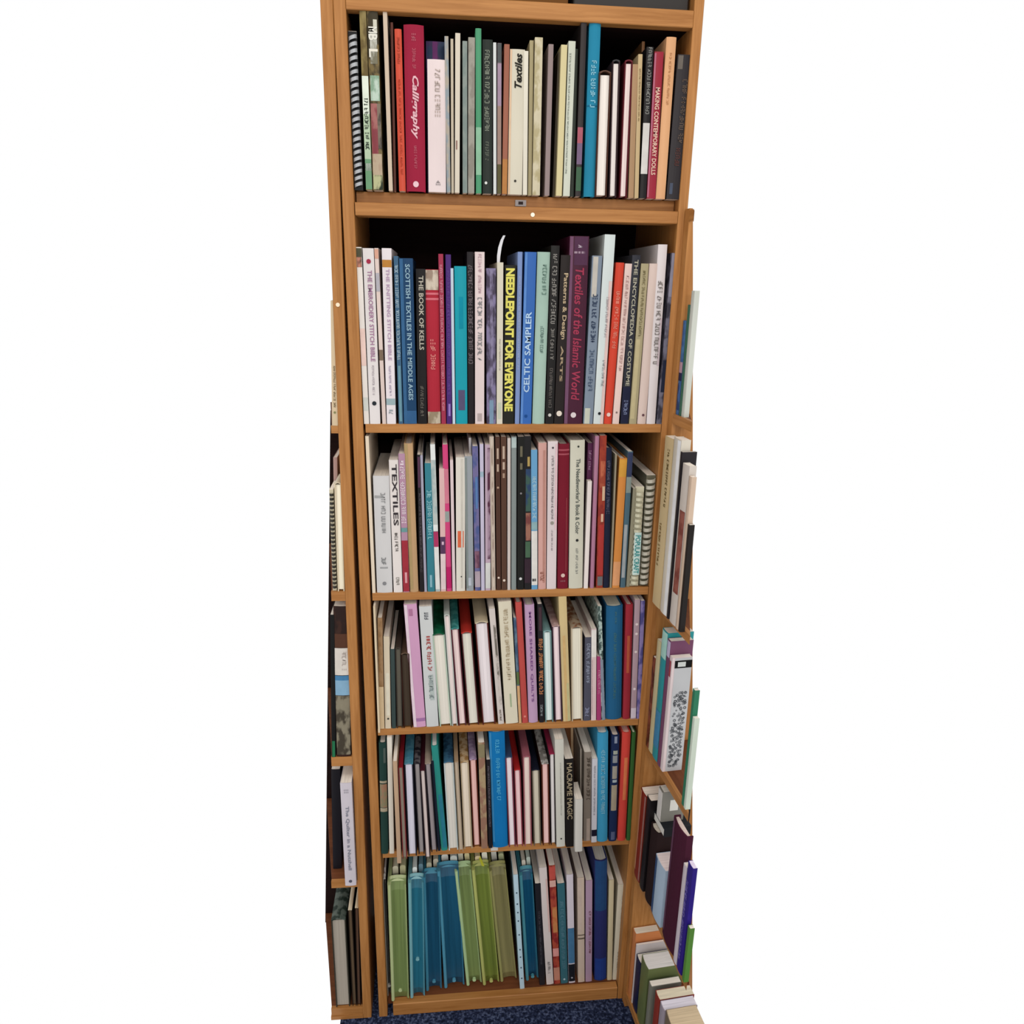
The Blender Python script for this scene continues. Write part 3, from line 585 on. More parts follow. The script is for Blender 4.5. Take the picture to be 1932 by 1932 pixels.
B(R, 'c', 1207.5, 1225, 1222, 899, '6d6a58', 'grey comb-bound book, last on the third shelf', extra={'pitch': .0125, 'ring': 'c9c4b4', 'slant': .15})

# ---------------------------------------------------------------- fourth shelf
R = Row(MAIN, SHELF_Z[2], 'books on the fourth shelf', 0.002, 0.19)
B(R, 'm', 713, 717.5, 703.5, 1144, 'e3cfae', 'thin cream booklet against the left upright of the fourth shelf', d=-.012)
B(R, 'p', 716.5, 726, 711.5, 1166, 'b08c66', 'tan mottled slim book with cream foot, start of the fourth shelf', c2='98744e', b=[(1296, 1376, 'e2c8a0')])
B(R, 'p', 726.5, 738, 723, 1201, 'dfd0b6', 'short cream spine left of the dark books, fourth shelf', b=[(1270, 1350, 'eae2cc', -.5, .7)], e=[(1356, '3a3a34', .35, .1)])
B(R, 'p', 739, 747.5, 736, 1225, '3a4a48', 'slim dark teal book, shortest of the dark ones on the fourth shelf')
B(R, 'f', 748.5, 760, 745, 1222, '3a332c', 'dark book stood spine-up with grey-brown page ends, fourth shelf', pc='645f54', sc='4a4038')
B(R, 'f', 761, 778, 755, 1232, '33180f', 'dark brown spine-up book left of the lilac-pink spine', pc='453a30', sc='6a5444')
B(R, 'p', 780, 804, 761, 1141, 'd6a2c4', 'lilac-pink paperback leaning left on the fourth shelf', b=[(1142, 1372, 'ecd6e0', -.97, -.5), (1150, 1163, 'b47a9c', -.3, .3), (1356, 1362, 'a877a8')])
B(R, 'p', 804.5, 828, 790, 1145, 'd3d5d4', 'white spine with red capitals leaning beside the lilac-pink book', g=[(1200, 1268, 'b45450', .4, .15), (1156, 1176, '5c6066', .4, .1), (1276, 1320, '8a9696', .34, .15)], b=[(1274, 1322, 'bac4c0', -.1, .6)])
B(R, 'f', 829.5, 852.5, 815, 1195, 'b3c8b4', 'spine-up book with light green boards and dark green spine', pc='dfd8cc', sc='0c5c3c', sc2='12704c')
B(R, 'f', 853, 864, 837, 1160, 'c9cec6', 'tall thin white spine-up book left of the teal-spined one', pc='ecdcd8', sc='d0d8d0')
B(R, 'f', 865, 880.5, 850, 1185, '5a2a34', 'spine-up book with teal spine and blush page ends', pc='ecd4d0', sc='3a908c', sc2='57a6a2')
B(R, 'f', 883.5, 904.5, 869, 1192, '4a1c20', 'spine-up book with scarlet spine and cream page ends, fourth shelf', pc='dcd8ca', sc='c4382e')
B(R, 'f', 910.5, 935.5, 895, 1173, '5c2420', 'widest spine-up book on the fourth shelf, brown boards and cream spine', pc='e2d8da', sc='d8c8a8')
B(R, 'p', 940, 951.5, 922, 1149, 'd9cfc8', 'white spine with grey blotches leaning left, fourth shelf', b=[(1180, 1330, '7d766c', .0, .8, 'cfc4bc')], g=[(1340, 1362, '6a5c50', .3)])
B(R, 'p', 954, 978, 939.5, 1136, 'e3dac2', 'broad cream spine with faint beige lettering, fourth shelf', g=[(1150, 1290, 'bba98a', .4)], b=[(1310, 1335, 'a9b894', -.1, .15)], bulge=.001)
B(R, 'p', 978.5, 984.5, 968, 1166, '6c8294', 'thin picture spine in blue and green left of the coral book', c2='3f5470', b=[(1268, 1292, '5f7045'), (1294, 1368, 'd9ac7c')])
B(R, 'h', 985, 997, 972, 1137, 'c2504a', 'coral red hardcover left of the lilac spine', e=[(1352, 'e08a7c', .4)])
B(R, 'h', 997.5, 1015.5, 989.5, 1142, 'c4a0c0', 'lilac hardcover with purple title, middle of the fourth shelf', t=[('MORE SHARED QUILTS', 1155, 1325, '7d5088', .3)], bulge=.003)
B(R, 'p', 1017.5, 1027, 1013.5, 1140, '1f1a20', 'black spine with orange lettering right of the lilac hardcover', g=[(1206, 1310, 'd08a5c', .7), (1330, 1352, 'a9b0b4', .4)], b=[(1146, 1190, '4a343c', -.5, .6)])
B(R, 'f', 1028.5, 1044.5, 1024, 1190, '6e8c8c', 'mint-spined spine-up book right of the orange lettering', pc='d8e4e0', sc='8cb4b4')
B(R, 'f', 1046.5, 1061.5, 1041, 1180, '4a3440', 'violet-boarded spine-up book with mottled pink spine, left of the pale yellow one', pc='f0dadc', sc='dcbcb8', sc2='b89490')
B(R, 'h', 1062.5, 1077.5, 1053.5, 1126, 'dcc490', 'tall pale yellow spine touching the shelf above, fourth shelf', b=[(1200, 1370, 'd8b47c', -.4, .3), (1290, 1365, 'c6c090', .1, .8)], bulge=.0015)
B(R, 'f', 1078.5, 1099.5, 1077, 1182, 'c6b69c', 'cream spine-up book right of the pale yellow spine', pc='e0dac8', sc='8a5a3c', sc2='b09c84')
B(R, 'p', 1100.5, 1114, 1103.5, 1203, '50505f', 'slate spine with pale dashes, fourth shelf', g=[(1215, 1290, '9ea4b8', .4), (1335, 1355, '9498b4', .5)])
B(R, 'p', 1115, 1125, 1115.5, 1187, 'e4ccca', 'white and pink spine left of the magenta book', b=[(1189, 1240, 'efe9e2')], g=[(1245, 1350, 'c9a2a6', .16, -.6)])
B(R, 'p', 1125.5, 1134.5, 1126, 1239, 'aa3c70', 'short magenta spine left of the checkered one', g=[(1265, 1310, 'e09cb8', .4)], depth=.06)
B(R, 'p', 1135, 1142.5, 1127.5, 1144, 'b9ccc4', 'narrow checkered mint spine left of the big blue book', c2='3f504c', cm='fine_picture', b=[(1245, 1366, '8a94a4', -.7, .9)])
B(R, 'h', 1143, 1173.5, 1144.5, 1145, '24628c', 'big blue cloth hardcover, thickest on the fourth shelf', g=[(1155, 1180, '4d7a84', .1, .1), (1195, 1320, '4c7a80', .14, .05)], pc='d9d8c6', bulge=.006)
B(R, 'h', 1175, 1188.5, 1181, 1141, '9c2c38', 'red hardcover right of the big blue one', b=[(1200, 1270, 'b4583c', -.4, .4)], pc='e2bfb4')
B(R, 'p', 1189.5, 1200, 1197.5, 1132, 'b49aa4', 'pinkish grey spine with white dots, fourth shelf', e=[(1178, 'ecdcdc', .5), (1196, 'ecdcdc', .5), (1230, 'e8dad8', .5), (1300, 'efe0e6', .5)], b=[(1336, 1355, 'd9ccd8')])
B(R, 'p', 1200.5, 1208.5, 1209, 1134, '54508c', 'purple mottled spine, last on the fourth shelf', c2='8a7cae')

# ---------------------------------------------------------------- fifth shelf
R = Row(MAIN, SHELF_Z[3], 'books on the fifth shelf', -0.004, 0.19)
B(R, 'h', 719, 733, 714, 1402, '24423c', 'dark green hardcover with a framed picture band, start of the fifth shelf', b=[(1474, 1478, 'b0a48c'), (1480, 1524, 'a87e64', -.98, .98, '8a8264'), (1525, 1532, 'b0a48c'), (1412, 1440, '54625c', .2, .8)])
B(R, 'p', 734.5, 744, 729.5, 1391, 'e9e2d4', 'tall cream-white slim spine, second on the fifth shelf')
B(R, 'm', 749, 757.5, 740.5, 1437, 'c2a284', 'beige booklet overhanging the fifth shelf', d=-.034)
B(R, 'f', 759.5, 768.5, 751, 1447, '8c3438', 'thin spine-up book with dark red spine and grey page ends, fifth shelf', pc='a09486', d=-.022, sc='9c2430')
B(R, 'f', 770, 787, 762, 1440, '23222e', 'spine-up book with sky blue spine and lavender-white page ends', pc='dcd8e6', d=-.014, sc='5f9db4', sc2='46849e')
B(R, 'f', 789.5, 801.5, 780.5, 1440, '201c26', 'black-spined spine-up book with grey page ends, fifth shelf', pc='a8a0a0', d=-.010, sc='2a262e', sc2='6a6468')
B(R, 'f', 802.5, 812.5, 792, 1453, '2c1c20', 'maroon-spined spine-up book overhanging the fifth shelf', pc='decdc8', d=-.026, sc='4a1c28')
B(R, 'f', 813.5, 825.5, 801, 1440, '231f28', 'beige-spined spine-up book with mauve-grey page ends, left of the teal one', pc='b0a5a8', d=-.006, sc='b8a494')
B(R, 'h', 826, 831.5, 813, 1436, '1c2434', 'narrow dark navy spine beside the teal book, fifth shelf')
B(R, 'h', 832.5, 845, 813, 1408, '2f9288', 'teal hardcover leaning left on the fifth shelf', pc='e9e4e0', b=[(1500, 1600, '2f7f94', -.3, .9)])
B(R, 'f', 846.5, 865, 836.5, 1437, 'cdd9d8', 'spine-up book with dark blue spine and icy white left board', pc='dcd6cc', sc='2a4a68', sc2='3f6a88')
B(R, 'f', 866, 874.5, 856.5, 1437, 'a3937a', 'thin khaki spine-up book, fifth shelf', pc='cbb8a2', d=-.010, sc='b89a7a')
B(R, 'f', 875.5, 892, 867.5, 1437, 'b8a484', 'spine-up book with floral cream spine, fifth shelf', pc='e6d8c4', d=-.002, sc='dcbe96', sc2='a8804e')
B(R, 'f', 893, 907, 885, 1432, '5a2412', 'spine-up book with lilac spine, rust boards and pink page ends', pc='eebeb6', d=.002, sc='a890b4', sc2='c0aac8')
B(R, 'p', 908, 920.5, 901.5, 1402, 'b49c78', 'tan mottled spine left of the big blue book, fifth shelf', c2='96705c', b=[(1405, 1430, '8d8262')])
B(R, 'p', 921.5, 929.5, 917, 1434, '201c20', 'slim black spine with grey dashes beside the big blue book', g=[(1445, 1560, '77707a', .35)])
B(R, 'h', 930, 959, 922, 1383, '0f74b4', 'big bright blue hardcover in the middle of the fifth shelf', g=[(1397, 1428, '55b4e2', .3), (1432, 1468, '55b4e2', .3), (1472, 1512, '55b4e2', .3)], b=[(1384, 1590, '3f8cc0', -.96, -.72)], bulge=.004)
B(R, 'f', 960, 973.5, 953, 1428, '7f3a4c', 'spine-up book with white page ends right of the big blue one', pc='efe2e6', sc='3a4a68')
B(R, 'f', 975, 987.5, 969.5, 1452, '8c3a46', 'spine-up book with bright red spine and rose boards', pc='f0cccc', sc='c02e2e')
B(R, 'f', 989.5, 1004, 986, 1427, '9c5860', 'spine-up book with dusty rose spine and cream page ends', pc='e6d2c8', sc='a8606c')
B(R, 'f', 1007, 1021.5, 1003, 1452, '6c6152', 'spine-up book with navy-black spine, taupe boards and tan page ends', pc='cfc6b2', sc='1c2030')
B(R, 'f', 1024, 1038, 1021, 1440, '5a2a1c', 'spine-up book with white spine and salmon pink page ends', pc='f2c6c0', sc='d8d4ce', sc2='8a8680')
B(R, 'f', 1039, 1049.5, 1036, 1422, '231a1c', 'spine-up book with raspberry spine, black boards and narrow white page ends', pc='e6e0de', sc='a43050')
B(R, 'p', 1050, 1066.5, 1046.5, 1396, 'd6d4c8', 'ivory-white spine with a small emblem at the foot', d=-.012, g=[(1440, 1540, 'b4b2a8', .12, .2)], e=[(1583, '3c3c3a', .2, .1)])
B(R, 'p', 1067.5, 1084, 1065.5, 1433, '1e1a18', 'black spine titled Macrame Magic in tan capitals', t=[('MACRAME MAGIC', 1440, 1546, 'a8997e', .62)], d=-.014, depth=.12)
B(R, 'p', 1068, 1084, 1066, 1384, '7a4a2a', 'brown and cream book rising behind Macrame Magic', d=.11, depth=.14, ht=.29, b=[(1370, 1436, 'dcb890', .35, .95)])
B(R, 'p', 1084.5, 1099, 1085, 1509, 'd9d5cc', 'short white booklet overhanging the fifth shelf, right of Macrame Magic', d=-.03, depth=.06)
B(R, 'm', 1094.5, 1099.5, 1094.5, 1413, 'dccfc0', 'tall thin cream booklet behind the short white one', d=.034)
B(R, 'p', 1100.5, 1114.5, 1102, 1420, '8a7e72', 'grey-brown spine with dark lettering left of the sky blue book', g=[(1430, 1510, '54493f', .4, .2)], b=[(1545, 1590, 'b4a294', -.2, .8)], d=.002)
B(R, 'p', 1115.5, 1126, 1117, 1432, 'd4d2d8', 'white spine with faint lettering and dark foot, left of the sky blue book', g=[(1445, 1540, 'a6a4ac', .3)], b=[(1566, 1578, '1c1a2c')])
B(R, 'h', 1127, 1147, 1127.5, 1384, '3f9cc4', 'sky blue hardcover near the right end of the fifth shelf', g=[(1415, 1540, '8cc6dc', .3)], pc='e4e4e0', bulge=.004)
B(R, 'h', 1148.5, 1163.5, 1154, 1388, '1a2a50', 'navy hardcover with grey label blocks, right of the sky blue one', b=[(1390, 1403, '8f98ac', -.3, .4), (1417, 1424, 'a8aca0', -.5, .6), (1426, 1440, '8f9296', -.6, .6), (1446, 1470, 'a39c90', -.6, .6), (1472, 1477, 'a9b4b8', -.5, .6), (1482, 1530, 'a89c86', -.7, .7), (1570, 1585, '5c6484', -.5, .5)], pc='e2d4c8')
B(R, 'h', 1165, 1181, 1174.5, 1383, 'd2463c', 'orange-red hardcover left of the green one, fifth shelf', b=[(1430, 1510, 'dc7c50', -.3, .5)], pc='e8b4a8', bulge=.004)
B(R, 'h', 1182, 1189.5, 1192.5, 1382, '35602e', 'green hardcover, last on the fifth shelf', pc='d8d8c4')

# ---------------------------------------------------------------- bottom shelf, right-hand books
R = Row(MAIN, BASE, 'books on the bottom shelf', 0.022, 0.17)
B(R, 'p', 1018, 1029, 1009, 1668, '24242a', 'black slim book right of the single blue pouch', g=[(1720, 1820, '54525a', .3)])
B(R, 'p', 1031, 1045, 1017, 1638, 'e2d6d2', 'white spine leaning left on the bottom shelf', b=[(1660, 1760, 'e2bdb6', .5, .95)], g=[(1815, 1838, '8a8484', .3)])
B(R, 'p', 1045.5, 1057.5, 1035, 1634, 'b4503c', 'red and orange patterned spine on the bottom shelf', c2='8c2c2c', b=[(1636, 1660, 'c4544a'), (1662, 1674, 'e0b0a4'), (1712, 1760, 'd08a54', -.6, .9, 'c06840'), (1790, 1805, 'e09a94'), (1826, 1850, 'c98a74')])
B(R, 'p', 1058, 1072, 1051, 1668, '3a6c78', 'teal spine right of the red and orange patterned one', g=[(1700, 1830, '5f8a9a', .4)], e=[(1848, 'b4ccd8', .3)])
B(R, 'p', 1073, 1085.5, 1068.5, 1651, 'dfd6e0', 'white spine with blue and black lower bands, bottom shelf', b=[(1752, 1818, '4a7aa0'), (1820, 1852, '1c2028')], e=[(1845, 'a9acb8', .3)])
B(R, 'p', 1090.5, 1103.5, 1089, 1657, 'd6c2b0', 'beige spine with two grey lines, bottom shelf', b=[(1764, 1766, '6f6258'), (1770, 1773, '6f6258'), (1660, 1760, 'd0bcae', -.9, .2)])
B(R, 'p', 1104.5, 1117, 1105, 1662, 'b698b0', 'mauve spine left of the indigo hardcover', g=[(1720, 1800, '8c5c68', .3, .3)])
B(R, 'h', 1121.5, 1145, 1122, 1625, '2b3068', 'thick indigo hardcover on the bottom shelf', pc='d8d4ca', b=[(1626, 1720, '274a78', -.9, .9), (1810, 1850, '26408a', -.9, .9)], bulge=.005)
B(R, 'p', 1145.5, 1155, 1149, 1661, 'd6c8a4', 'cream spine right of the indigo hardcover', bulge=.001)
B(R, 'p', 1155.5, 1171, 1166, 1669, 'ddd4be', 'ivory lettered spine, last on the bottom shelf', g=[(1690, 1760, 'a89a8c', .2, .3), (1795, 1830, '77706a', .24, .1)])

# ---------------------------------------------------------------- translucent pouches on the bottom shelf
def pouch(bl, br, tl, yt, col, edge, label, snap=None, flap=None, sheets=('e6e2d2',), d=0.02, depth=0.2, rows=None, ruffle=0):
    rr = Row(MAIN, BASE, '', d, depth)
    mw, w, h, zl = place(rr, bl, br, tl, yt, d, gap=0.0003)
    rng = random.Random(label)
    root = empty('plastic_pouch', label, 'pouch', mw, 'plastic project pouches on the bottom shelf')
    r = 0.008; ew = min(0.0055, w * 0.22)
    # body: a soft sleeve whose front face is folded inwards a little, corners rounded at head and foot
    mb = MB(); nz = 14; nx = 6; X0, X1 = -w / 2 + ew * 0.6, w / 2
    def zc(k): return h * k / nz
    grid = []
    for k in range(nz + 1):
        z = zc(k); e = 0.0
        if z < r: e = r - math.sqrt(max(0, r * r - (r - z) ** 2))
        if z > h - r: e = r - math.sqrt(max(0, r * r - (z - h + r) ** 2))
        row = []
        for i in range(nx + 1):
            u = i / nx
            y = 0.004 + 0.006 * math.sin(math.pi * u) * (0.7 + 0.3 * math.sin(5 * z / h + w * 400)) + e
            row.append((X0 + (X1 - X0) * u, y, z))
        row.append((X1, depth, z)); row.insert(0, (X0, depth, z)); grid.append(row)
    n = nx + 3
    for row in grid: mb.v += row
    for k in range(nz):
        for i in range(n):
            j = (i + 1) % n
            mb.f.append((k * n + i, k * n + j, (k + 1) * n + j, (k + 1) * n + i))
    mb.f.append(tuple(range(n))[::-1])
    mb.build('sleeve', M['plastic'], root, col, smooth=False)
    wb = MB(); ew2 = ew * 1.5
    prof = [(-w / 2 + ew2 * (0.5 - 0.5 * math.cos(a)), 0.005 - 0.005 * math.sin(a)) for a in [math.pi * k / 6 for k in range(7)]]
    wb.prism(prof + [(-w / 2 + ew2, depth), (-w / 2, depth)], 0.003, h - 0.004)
    wb.build('welt', M['plastic_edge'], root, edge)  # raised fold edge, its highlight painted as a paler tint
    gs = MB(); gx = w / 2 - ew * 0.9                 # the far fold of the gusset, its highlight put into a lighter colour
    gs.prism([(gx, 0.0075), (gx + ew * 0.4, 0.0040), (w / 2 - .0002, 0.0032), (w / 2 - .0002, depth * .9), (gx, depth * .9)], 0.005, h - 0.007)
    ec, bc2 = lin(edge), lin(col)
    g_o = gs.build('gusset_highlight', M['plastic_edge'], root, edge); g_o.color = (*[KALB * (a * .35 + b * .65) for a, b in zip(ec, bc2)], 1)
    xs = -w / 2 + ew2
    for k, c in enumerate(sheets):
        a0 = xs + (w / 2 - xs) * (k + .12) / len(sheets); a1 = xs + (w / 2 - xs) * (k + .88) / len(sheets)
        up = rng.uniform(0.010, 0.018); y0 = 0.022 + rng.random() * 0.02; r2 = (a1 - a0) / 2
        pr = [(a0, 0.02)] + [((a0 + a1) / 2 - r2 * math.cos(t_), h + up - r2 * .8 + r2 * .8 * math.sin(t_)) for t_ in [math.pi * q / 8 for q in range(9)]] + [(a1, 0.02)]
        sm = MB().prism(pr, y0, depth - .03); sm.v = [(x, z, y) for x, y, z in sm.v]
        sm.build('paper_stack', M['paper'], root, c)
    if snap:
        MB().disc(xs + (w / 2 - xs) * 0.40, 0.0035, zl(snap), 0.0043, 0.006).build('snap', M['metal'], root, edge)
    # turned-down film at the head, with a thumb notch
    lip = MB(); nn = 8
    for k in range(nn):
        a = math.pi * k / nn; b2 = math.pi * (k + 1) / nn
        xa = (X0 + X1) / 2 - (X1 - X0) / 2 * math.cos(a); xb = (X0 + X1) / 2 - (X1 - X0) / 2 * math.cos(b2)
        lip.quad((xa, 0.012, h - .004), (xb, 0.012, h - .004), (xb, 0.022, h + .004 * math.sin(b2)), (xa, 0.022, h + .004 * math.sin(a)))
    lip.build('film_lip', M['plastic_edge'], root, edge)
    if flap:
        f = MB(); x0, z0, x1, z1, fc = flap
        f.quad((x0, .006, h + z0), (x0 + .006, .004, h + z0), (x1 + .004, .06, h + z1), (x1, .062, h + z1))
        f.quad((x0, .0072, h + z0), (x0 + .006, .0052, h + z0), (x1 + .004, .0612, h + z1), (x1, .0632, h + z1))
        f.build('flap', M['plastic_edge'], root, fc)
    return root
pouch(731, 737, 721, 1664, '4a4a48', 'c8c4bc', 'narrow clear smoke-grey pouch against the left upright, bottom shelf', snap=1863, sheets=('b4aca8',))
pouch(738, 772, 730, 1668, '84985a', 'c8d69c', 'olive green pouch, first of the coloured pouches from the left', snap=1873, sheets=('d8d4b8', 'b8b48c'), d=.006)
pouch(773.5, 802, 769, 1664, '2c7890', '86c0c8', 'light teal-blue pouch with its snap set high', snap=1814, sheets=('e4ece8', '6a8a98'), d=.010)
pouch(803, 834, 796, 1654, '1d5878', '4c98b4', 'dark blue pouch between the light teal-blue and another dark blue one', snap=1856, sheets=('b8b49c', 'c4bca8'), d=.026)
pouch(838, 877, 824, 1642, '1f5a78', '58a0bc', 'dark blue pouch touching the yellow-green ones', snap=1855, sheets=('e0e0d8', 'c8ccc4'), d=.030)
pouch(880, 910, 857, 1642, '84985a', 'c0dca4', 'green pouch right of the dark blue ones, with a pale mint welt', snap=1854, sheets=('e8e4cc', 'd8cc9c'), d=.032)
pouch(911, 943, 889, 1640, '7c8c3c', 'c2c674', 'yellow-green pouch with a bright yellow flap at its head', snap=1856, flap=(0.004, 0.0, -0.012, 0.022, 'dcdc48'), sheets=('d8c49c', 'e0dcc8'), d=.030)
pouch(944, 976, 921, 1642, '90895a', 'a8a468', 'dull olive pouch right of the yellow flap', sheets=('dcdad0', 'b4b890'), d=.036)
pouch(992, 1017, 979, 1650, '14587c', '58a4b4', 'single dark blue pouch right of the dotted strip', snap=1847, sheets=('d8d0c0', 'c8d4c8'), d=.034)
R = Row(MAIN, BASE, 'books on the bottom shelf', 0.016, 0.19)
B(R, 'm', 981, 990, 968, 1651, 'c4e0ec', 'pale blue spine with a column of dark dots among the pouches', e=[(y, '3c5468', .34) for y in (1685, 1706, 1722, 1738, 1764, 1792, 1806, 1826, 1846)])

# ---------------------------------------------------------------- left case
def left_row(z, d, depth=0.2): return Row(MAIN, z, 'books in the left case', d, depth)
L = left_row(1.4692, 0.003)
B(L, 'p', 626, 638, 623, 567, 'dcc6a4', 'beige lettered spine in the left case below its screw plug', g=[(690, 770, '7a684c', .3)], e=[(778, '8a8a5c', .4)])
L = left_row(1.1426, 0.003)
B(L, 'c', 627, 635.5, 620, 925, 'dcd2b4', 'cream book with black comb binding at the edge of the left case', extra={'pitch': .0085, 'ring': '2c2820'}, depth=.07)
B(L, 'f', 637, 650.5, 630, 910, 'e6d6b8', 'cream spine-up book beside the black comb binding', depth=.07, pc='f0e8d2', sc='ded0b4')
B(L, 'p', 632, 640, 628, 853, 'c8a49c', 'dusty pink book head behind the cream books of the left case', d=.08, depth=.1, ht=.25)
L = left_row(0.7673, 0.003)
B(L, 'p', 625.5, 634, 622, 1160, '131313', 'black spine with a green foot in the left case', b=[(1398, 1428, '2c7850', -.7, .7)])
B(L, 'p', 635, 662.5, 628, 1144, '2e1c18', 'picture spine with white, blue and camouflage bands in the left case', c2='3c241c', b=[(1196, 1222, '5a3a2c', -.9, .9), (1223, 1274, 'e4dcd2'), (1275, 1284, '4c84b0'), (1284, 1312, '8cb4d0'), (1313, 1424, '4a4236', -.97, .97, '8c8470')], g=[(1230, 1268, 'c0b4ac', .3, .3)])
L = left_row(0.4466, 0.010)
B(L, 'p', 628, 645, 624, 1452, '1c1a20', 'black book with a dark red foot left of the white-spined one', b=[(1640, 1664, '6a1812')], d=.04, depth=.16)
B(L, 'p', 651, 672.5, 641, 1478, 'dad2da', 'white paperback with a grey title, lower left case', t=[('The Quilter in a Nutshell', 1522, 1642, '8a8c9a', .36, .0)], g=[(1490, 1498, 'a4a0a8', .5)], e=[(1663, '5c5a68', .3)], d=-.012)
B(L, 'h', 674, 686, 668, 1468, '4a1c14', 'dark maroon hardcover right of the white paperback, left case', d=.012)
L = left_row(0.0772, 0.006)
B(L, 'f', 634, 661, 624, 1734, '3c3a30', 'big spine-up book with dark green spine and grey page ends, left case', pc='a89f92', sc='26342c', sc2='5a645c')
B(L, 'f', 665, 673, 656, 1716, '30241a', 'cream-spined brown spine-up book right of the big grey one', pc='6a5844', sc='e6d8bc')
B(L, 'f', 674, 681, 669, 1712, '2c1c14', 'narrow cream-spined brown spine-up book, second from the big grey one', pc='6a5040', sc='e6d4b4')

# ---------------------------------------------------------------- right corner case
def side(z, d=0.004):
    r = Row(SIDE, z, 'books in the corner case', d); r.end = 0.0188; return r
def room(row, px, zmid, z0):                           # depth left before the angled back
    s = SIDE.s_at(px, row.z0); return max(0.010, dmax(zmid) * (1 - s / smax(zmid)) - 0.004)
def K(row, kind, bl, br, tl, yt, col, label, **kw):
    if 'depth' not in kw: kw['depth'] = room(row, br, row.z0 + 0.14, row.z0)
    return B(row, kind, bl, br, tl, yt, col, label, **kw)
Q = side(1.4965)
K(Q, 'p', 1269, 1277, 1276, 603, '4f7eae', 'blue picture spine in the upper corner case', c2='3a5f96', b=[(680, 700, 'c09aa8'), (700, 715, '2c2c4c'), (720, 770, '4a6ea4', -.9, .9, '27406c')])
K(Q, 'p', 1277.5, 1283.5, 1287, 574, '3a6e58', 'green slim spine in the upper corner case')
K(Q, 'p', 1284, 1290, 1294, 548, 'd2d6cc', 'pale grey-white book right of the green slim spine, corner case')
Q = side(1.1180, -0.013)
K(Q, 'p', 1228, 1243, 1250, 819, 'dcc496', 'straw-coloured leaning spine with ink marks, corner case', depth=.02, g=[(840, 950, '6a5428', .4, .3), (980, 1060, '8a6a34', .5, -.3)], bulge=.001)
K(Q, 'p', 1243.5, 1256, 1267, 822, 'e4dccc', 'white leaning spine right of the straw-coloured one', depth=.02, b=[(824, 1150, 'efeff0', .3, .95)], bulge=.002)
K(Q, 'm', 1257, 1260, 1281, 850, '2a262a', 'thin black booklet between the white and the red-brown spines, corner case')  # black piece put in where only a shaded gap lies between books
K(Q, 'p', 1261.5, 1273, 1286, 872, 'dcd2c8', 'white spine with a red-brown middle in the corner case', b=[(958, 1112, '82443c', -.5, .9, '9a5c50')])
K(Q, 'p', 1273.5, 1278.5, 1292, 893, 'd8bfa8', 'blush beige narrow spine, nearest on its corner case shelf', bulge=.001)
K(Q, 'p', 1279, 1282.5, 1293, 985, '231e1c', 'black narrow book after the blush beige one, corner case')  # no real book: dark filler for the shaded gap at this end
Q = side(0.7850, -0.002)
K(Q, 'p', 1216.5, 1222, 1224.5, 1228, '5a2c1e', 'brown spine first in the middle compartment of the corner case', c2='8a4a34')
K(Q, 'p', 1222.5, 1229, 1232, 1195, 'd6c89c', 'straw slim spine right of the brown one, corner case')
K(Q, 'p', 1229.5, 1238.5, 1243, 1176, '2f9aa0', 'tall teal spine with a mint head in the corner case', b=[(1178, 1228, 'b4e0d4'), (1330, 1400, '4a8cb4')])
K(Q, 'p', 1239, 1244.5, 1253, 1196, '7a4a68', 'plum spine with lilac head right of the teal one', b=[(1198, 1228, 'c8c0dc')])
dd, dw, dh, dzl, dD = K(Q, 'p', 1244.8, 1249.5, 1260.5, 1232, 'e8d6d6', 'white doodle-covered book facing the viewer in the corner case', b=[(1240, 1270, 'a44450', -.7, .5)])
K(Q, 'p', 1285, 1289, 1296, 1285, '2f7c5c', 'green spine right of the doodle-covered book')
K(Q, 'p', 1289, 1293, 1298, 1340, 'd4e0d0', 'pale mint spine after the green one, corner case')
Q = side(0.4490, -0.006)
K(Q, 'p', 1193.5, 1204.5, 1207, 1482, '8c2c1e', 'brick red book standing at the end panel, lower corner case', b=[(1484, 1632, 'd09070', -.97, -.45), (1484, 1640, '9c7068', .6, .95)])
K(Q, 'p', 1205.5, 1212, 1216.5, 1492, '1c181a', 'black slim book right of the brick red one')
r3, w3, h3, z3, D3 = K(Q, 'h', 1213.5, 1225, 1223, 1545, '2a1a1a', 'dark brown hardcover with a pale page top, lower corner case', pc='d8cfc0')
K(Q, 'p', 1226, 1243, 1231, 1600, 'b8cce0', 'short pale blue and white book, lower corner case', b=[(1602, 1720, '3f5a84', -.97, -.5)], pc='e2d0cc')
K(Q, 'h', 1246, 1268, 1262, 1527, '4a1a30', 'tall maroon hardcover in the lower corner case', pc='dccac0', b=[(1530, 1745, '6f4860', -.97, -.6)])
K(Q, 'p', 1269.5, 1275, 1279, 1608, 'dcd0d8', 'white slim spine left of the violet book')
K(Q, 'p', 1275.5, 1284, 1288, 1606, '2e1c86', 'violet spine with lilac lettering in the lower corner case', g=[(1640, 1800, '8a7cd0', .4, -.3)], pc='e4d8ec')
K(Q, 'p', 1286, 1290, 1295, 1740, '5a8c3c', 'green and white spine after the violet book')
Q = side(0.092)
K(Q, 'p', 0, 1199.5, 1192, 1745, 'dc8a54', 'orange thick book at the end panel, bottom of the corner case', top=True, pc='e2d8c6', depth=.09)
K(Q, 'p', 0, 1201.5, 1199.8, 1780, 'e6dcdc', 'thin white booklet in front of the orange thick book', top=True, depth=.09)
K(Q, 'p', 0, 1208, 1198.5, 1795, '1c2448', 'navy slim book on the bottom of the corner case', top=True, depth=.085)
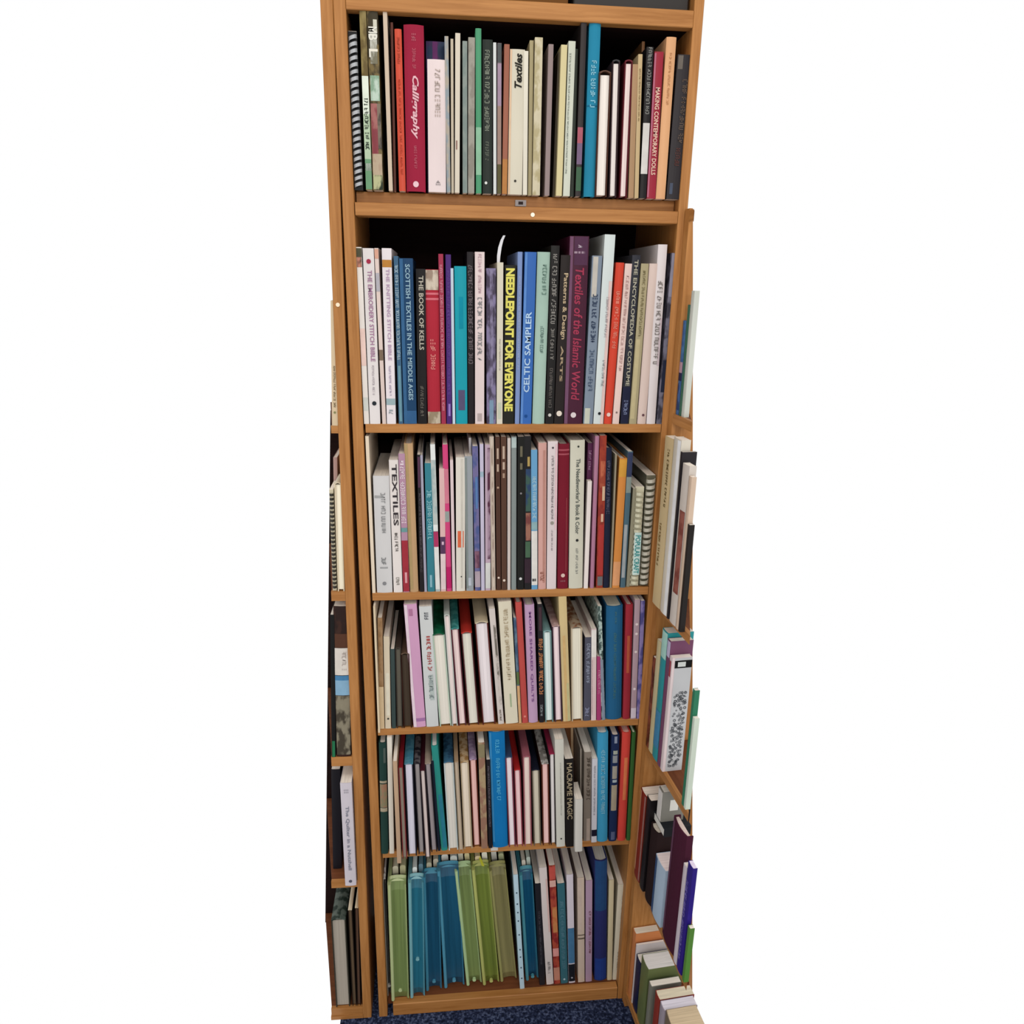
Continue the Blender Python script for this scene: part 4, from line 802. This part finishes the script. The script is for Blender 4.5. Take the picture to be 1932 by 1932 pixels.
K(Q, 'p', 0, 1222, 1209.5, 1800, '6f7a4c', 'thick book with olive cover facing the viewer, bottom of the corner case', top=True, pc='dcd8d4', depth=.085, b=[(1800, 1932, 'c4c8a4', -.97, -.2)])
K(Q, 'p', 0, 1229, 1224, 1850, '8c8c80', 'grey slim book before the olive cover, corner case', top=True, depth=.07)
K(Q, 'p', 0, 1244, 1236, 1868, '9c3c30', 'red-covered book with a cream page top, bottom of the corner case', top=True, pc='ddd2b8', depth=.08)
K(Q, 'p', 0, 1253, 1245, 1888, 'b8acb8', 'book with a lavender page top, bottom of the corner case', top=True, pc='dcd6e0', depth=.075)
K(Q, 'p', 0, 1276, 1254, 1905, '8c7a64', 'thick tan-edged book nearest the viewer, bottom of the corner case', top=True, pc='cdb898', depth=.07)

# ---------------------------------------------------------------- loose details
# ribbon marker rising from the ivory spine
rib = MB(); pts = [(0.0, .03, rh - .02, .004), (-0.001, .03, rh, .005), (-.0005, .029, rh + .012, .006), (.0015, .028, rh + .026, .006), (.005, .027, rh + .038, .005), (.009, .026, rh + .046, .004)]
for (x, y, z, w_), (x2, y2, z2, w2) in zip(pts, pts[1:]):
    for o in (0, .0006):
        rib.quad((x - w_ / 2, y + o, z), (x + w_ / 2, y + o, z), (x2 + w2 / 2, y2 + o, z2), (x2 - w2 / 2, y2 + o, z2))
rib.build('ribbon', M['paper'], rb, 'e6e6ea')
# front cover of the doodle book: black header, white label, scattered ink drawings
x = dw / 2 + 0.0003
cv = MB().box(dw / 2, dw / 2 + .0006, .006, dD, .001, dh - .001).build('front_cover', M['gloss'], dd, 'c9cacc')
MB().box(x, x + .0008, .006, dD, dh - .022, dh - .006).build('header', M['print'], cv, '151515')
MB().box(x + .0004, x + .0012, .012, .028, dh - .019, dh - .009).build('label_slip', M['paper'], cv, 'c4c8c4')
rng = random.Random(7); dm = MB()
for _ in range(210):
    yy = rng.uniform(.010, max(.014, dD - .006)); zz = rng.uniform(.012, dh - .075); r = rng.uniform(.0012, .0034); n = 7; i = len(dm.v)
    for rr in (r, r * .5):
        dm.v += [(x + .0008, yy + rr * math.cos(2 * math.pi * k / n), zz + rr * math.sin(2 * math.pi * k / n)) for k in range(n)]
    dm.f += [(i + k, i + (k + 1) % n, i + n + (k + 1) % n, i + n + k) for k in range(n)]
dm.build('doodles', M['print'], cv, '62656a')
# a black book lying on the dark brown hardcover, a grey box standing on it
mwl = r3.matrix_world
top = (mwl @ Vector((0, 0, h3))).z
s3 = (r3.location - SIDE.o).dot(SIDE.ux)
lie = empty('paperback_book', 'black book lying flat across the dark brown hardcover, lower corner case', 'book', Matrix.Translation(SIDE.pt(s3 + 0.004, 0.004, top + .0006)) @ Matrix.Rotation(SIDE.ang, 4, 'Z'), 'books in the corner case')
lw, ld, lh_ = 0.058, 0.06, 0.020
shell([(-lw / 2, .001)] + [(-lw / 2, ld), (lw / 2, ld), (lw / 2, .001)], [(-lw / 2 + .001, .001), (-lw / 2 + .001, ld - .001), (lw / 2 - .001, ld - .001), (lw / 2 - .001, .001)], 0.0, lh_).build('cover', M['gloss'], lie, '1a1c20')
MB().box(-lw / 2, lw / 2, 0, ld, lh_ + .0001, lh_ + .0012).build('front_board', M['gloss'], lie, '23262a')
MB().box(-lw / 2 + .0015, lw / 2 - .0015, .002, ld - .002, .001, lh_ - .0003).build('page_block', M['pages'], lie, 'd4d0c8')
gz = top + .0006 + lh_ + .0014
grey = empty('paperback_book', 'small grey book with a white spine standing on the black lying book', 'book', Matrix.Translation(SIDE.pt(s3 + 0.002, 0.004, gz)) @ Matrix.Rotation(SIDE.ang, 4, 'Z'), 'books in the corner case')
MB().bevel_box(-.011, .011, 0.0, .05, 0, .072, .002).build('cover', M['gloss'], grey, '8a877e')
MB().box(-.0095, .0095, -.0005, .0002, .002, .070).build('spine_band', M['print'], grey, 'e2dcd6')
MB().box(-.0098, .0098, .003, .049, .0721, .0726).build('page_block', M['pages'], grey, 'dcd8cc')
MB().box(.0111, .0117, .018, .036, .026, .052).build('front_patch', M['paper'], grey, 'dcdad2')
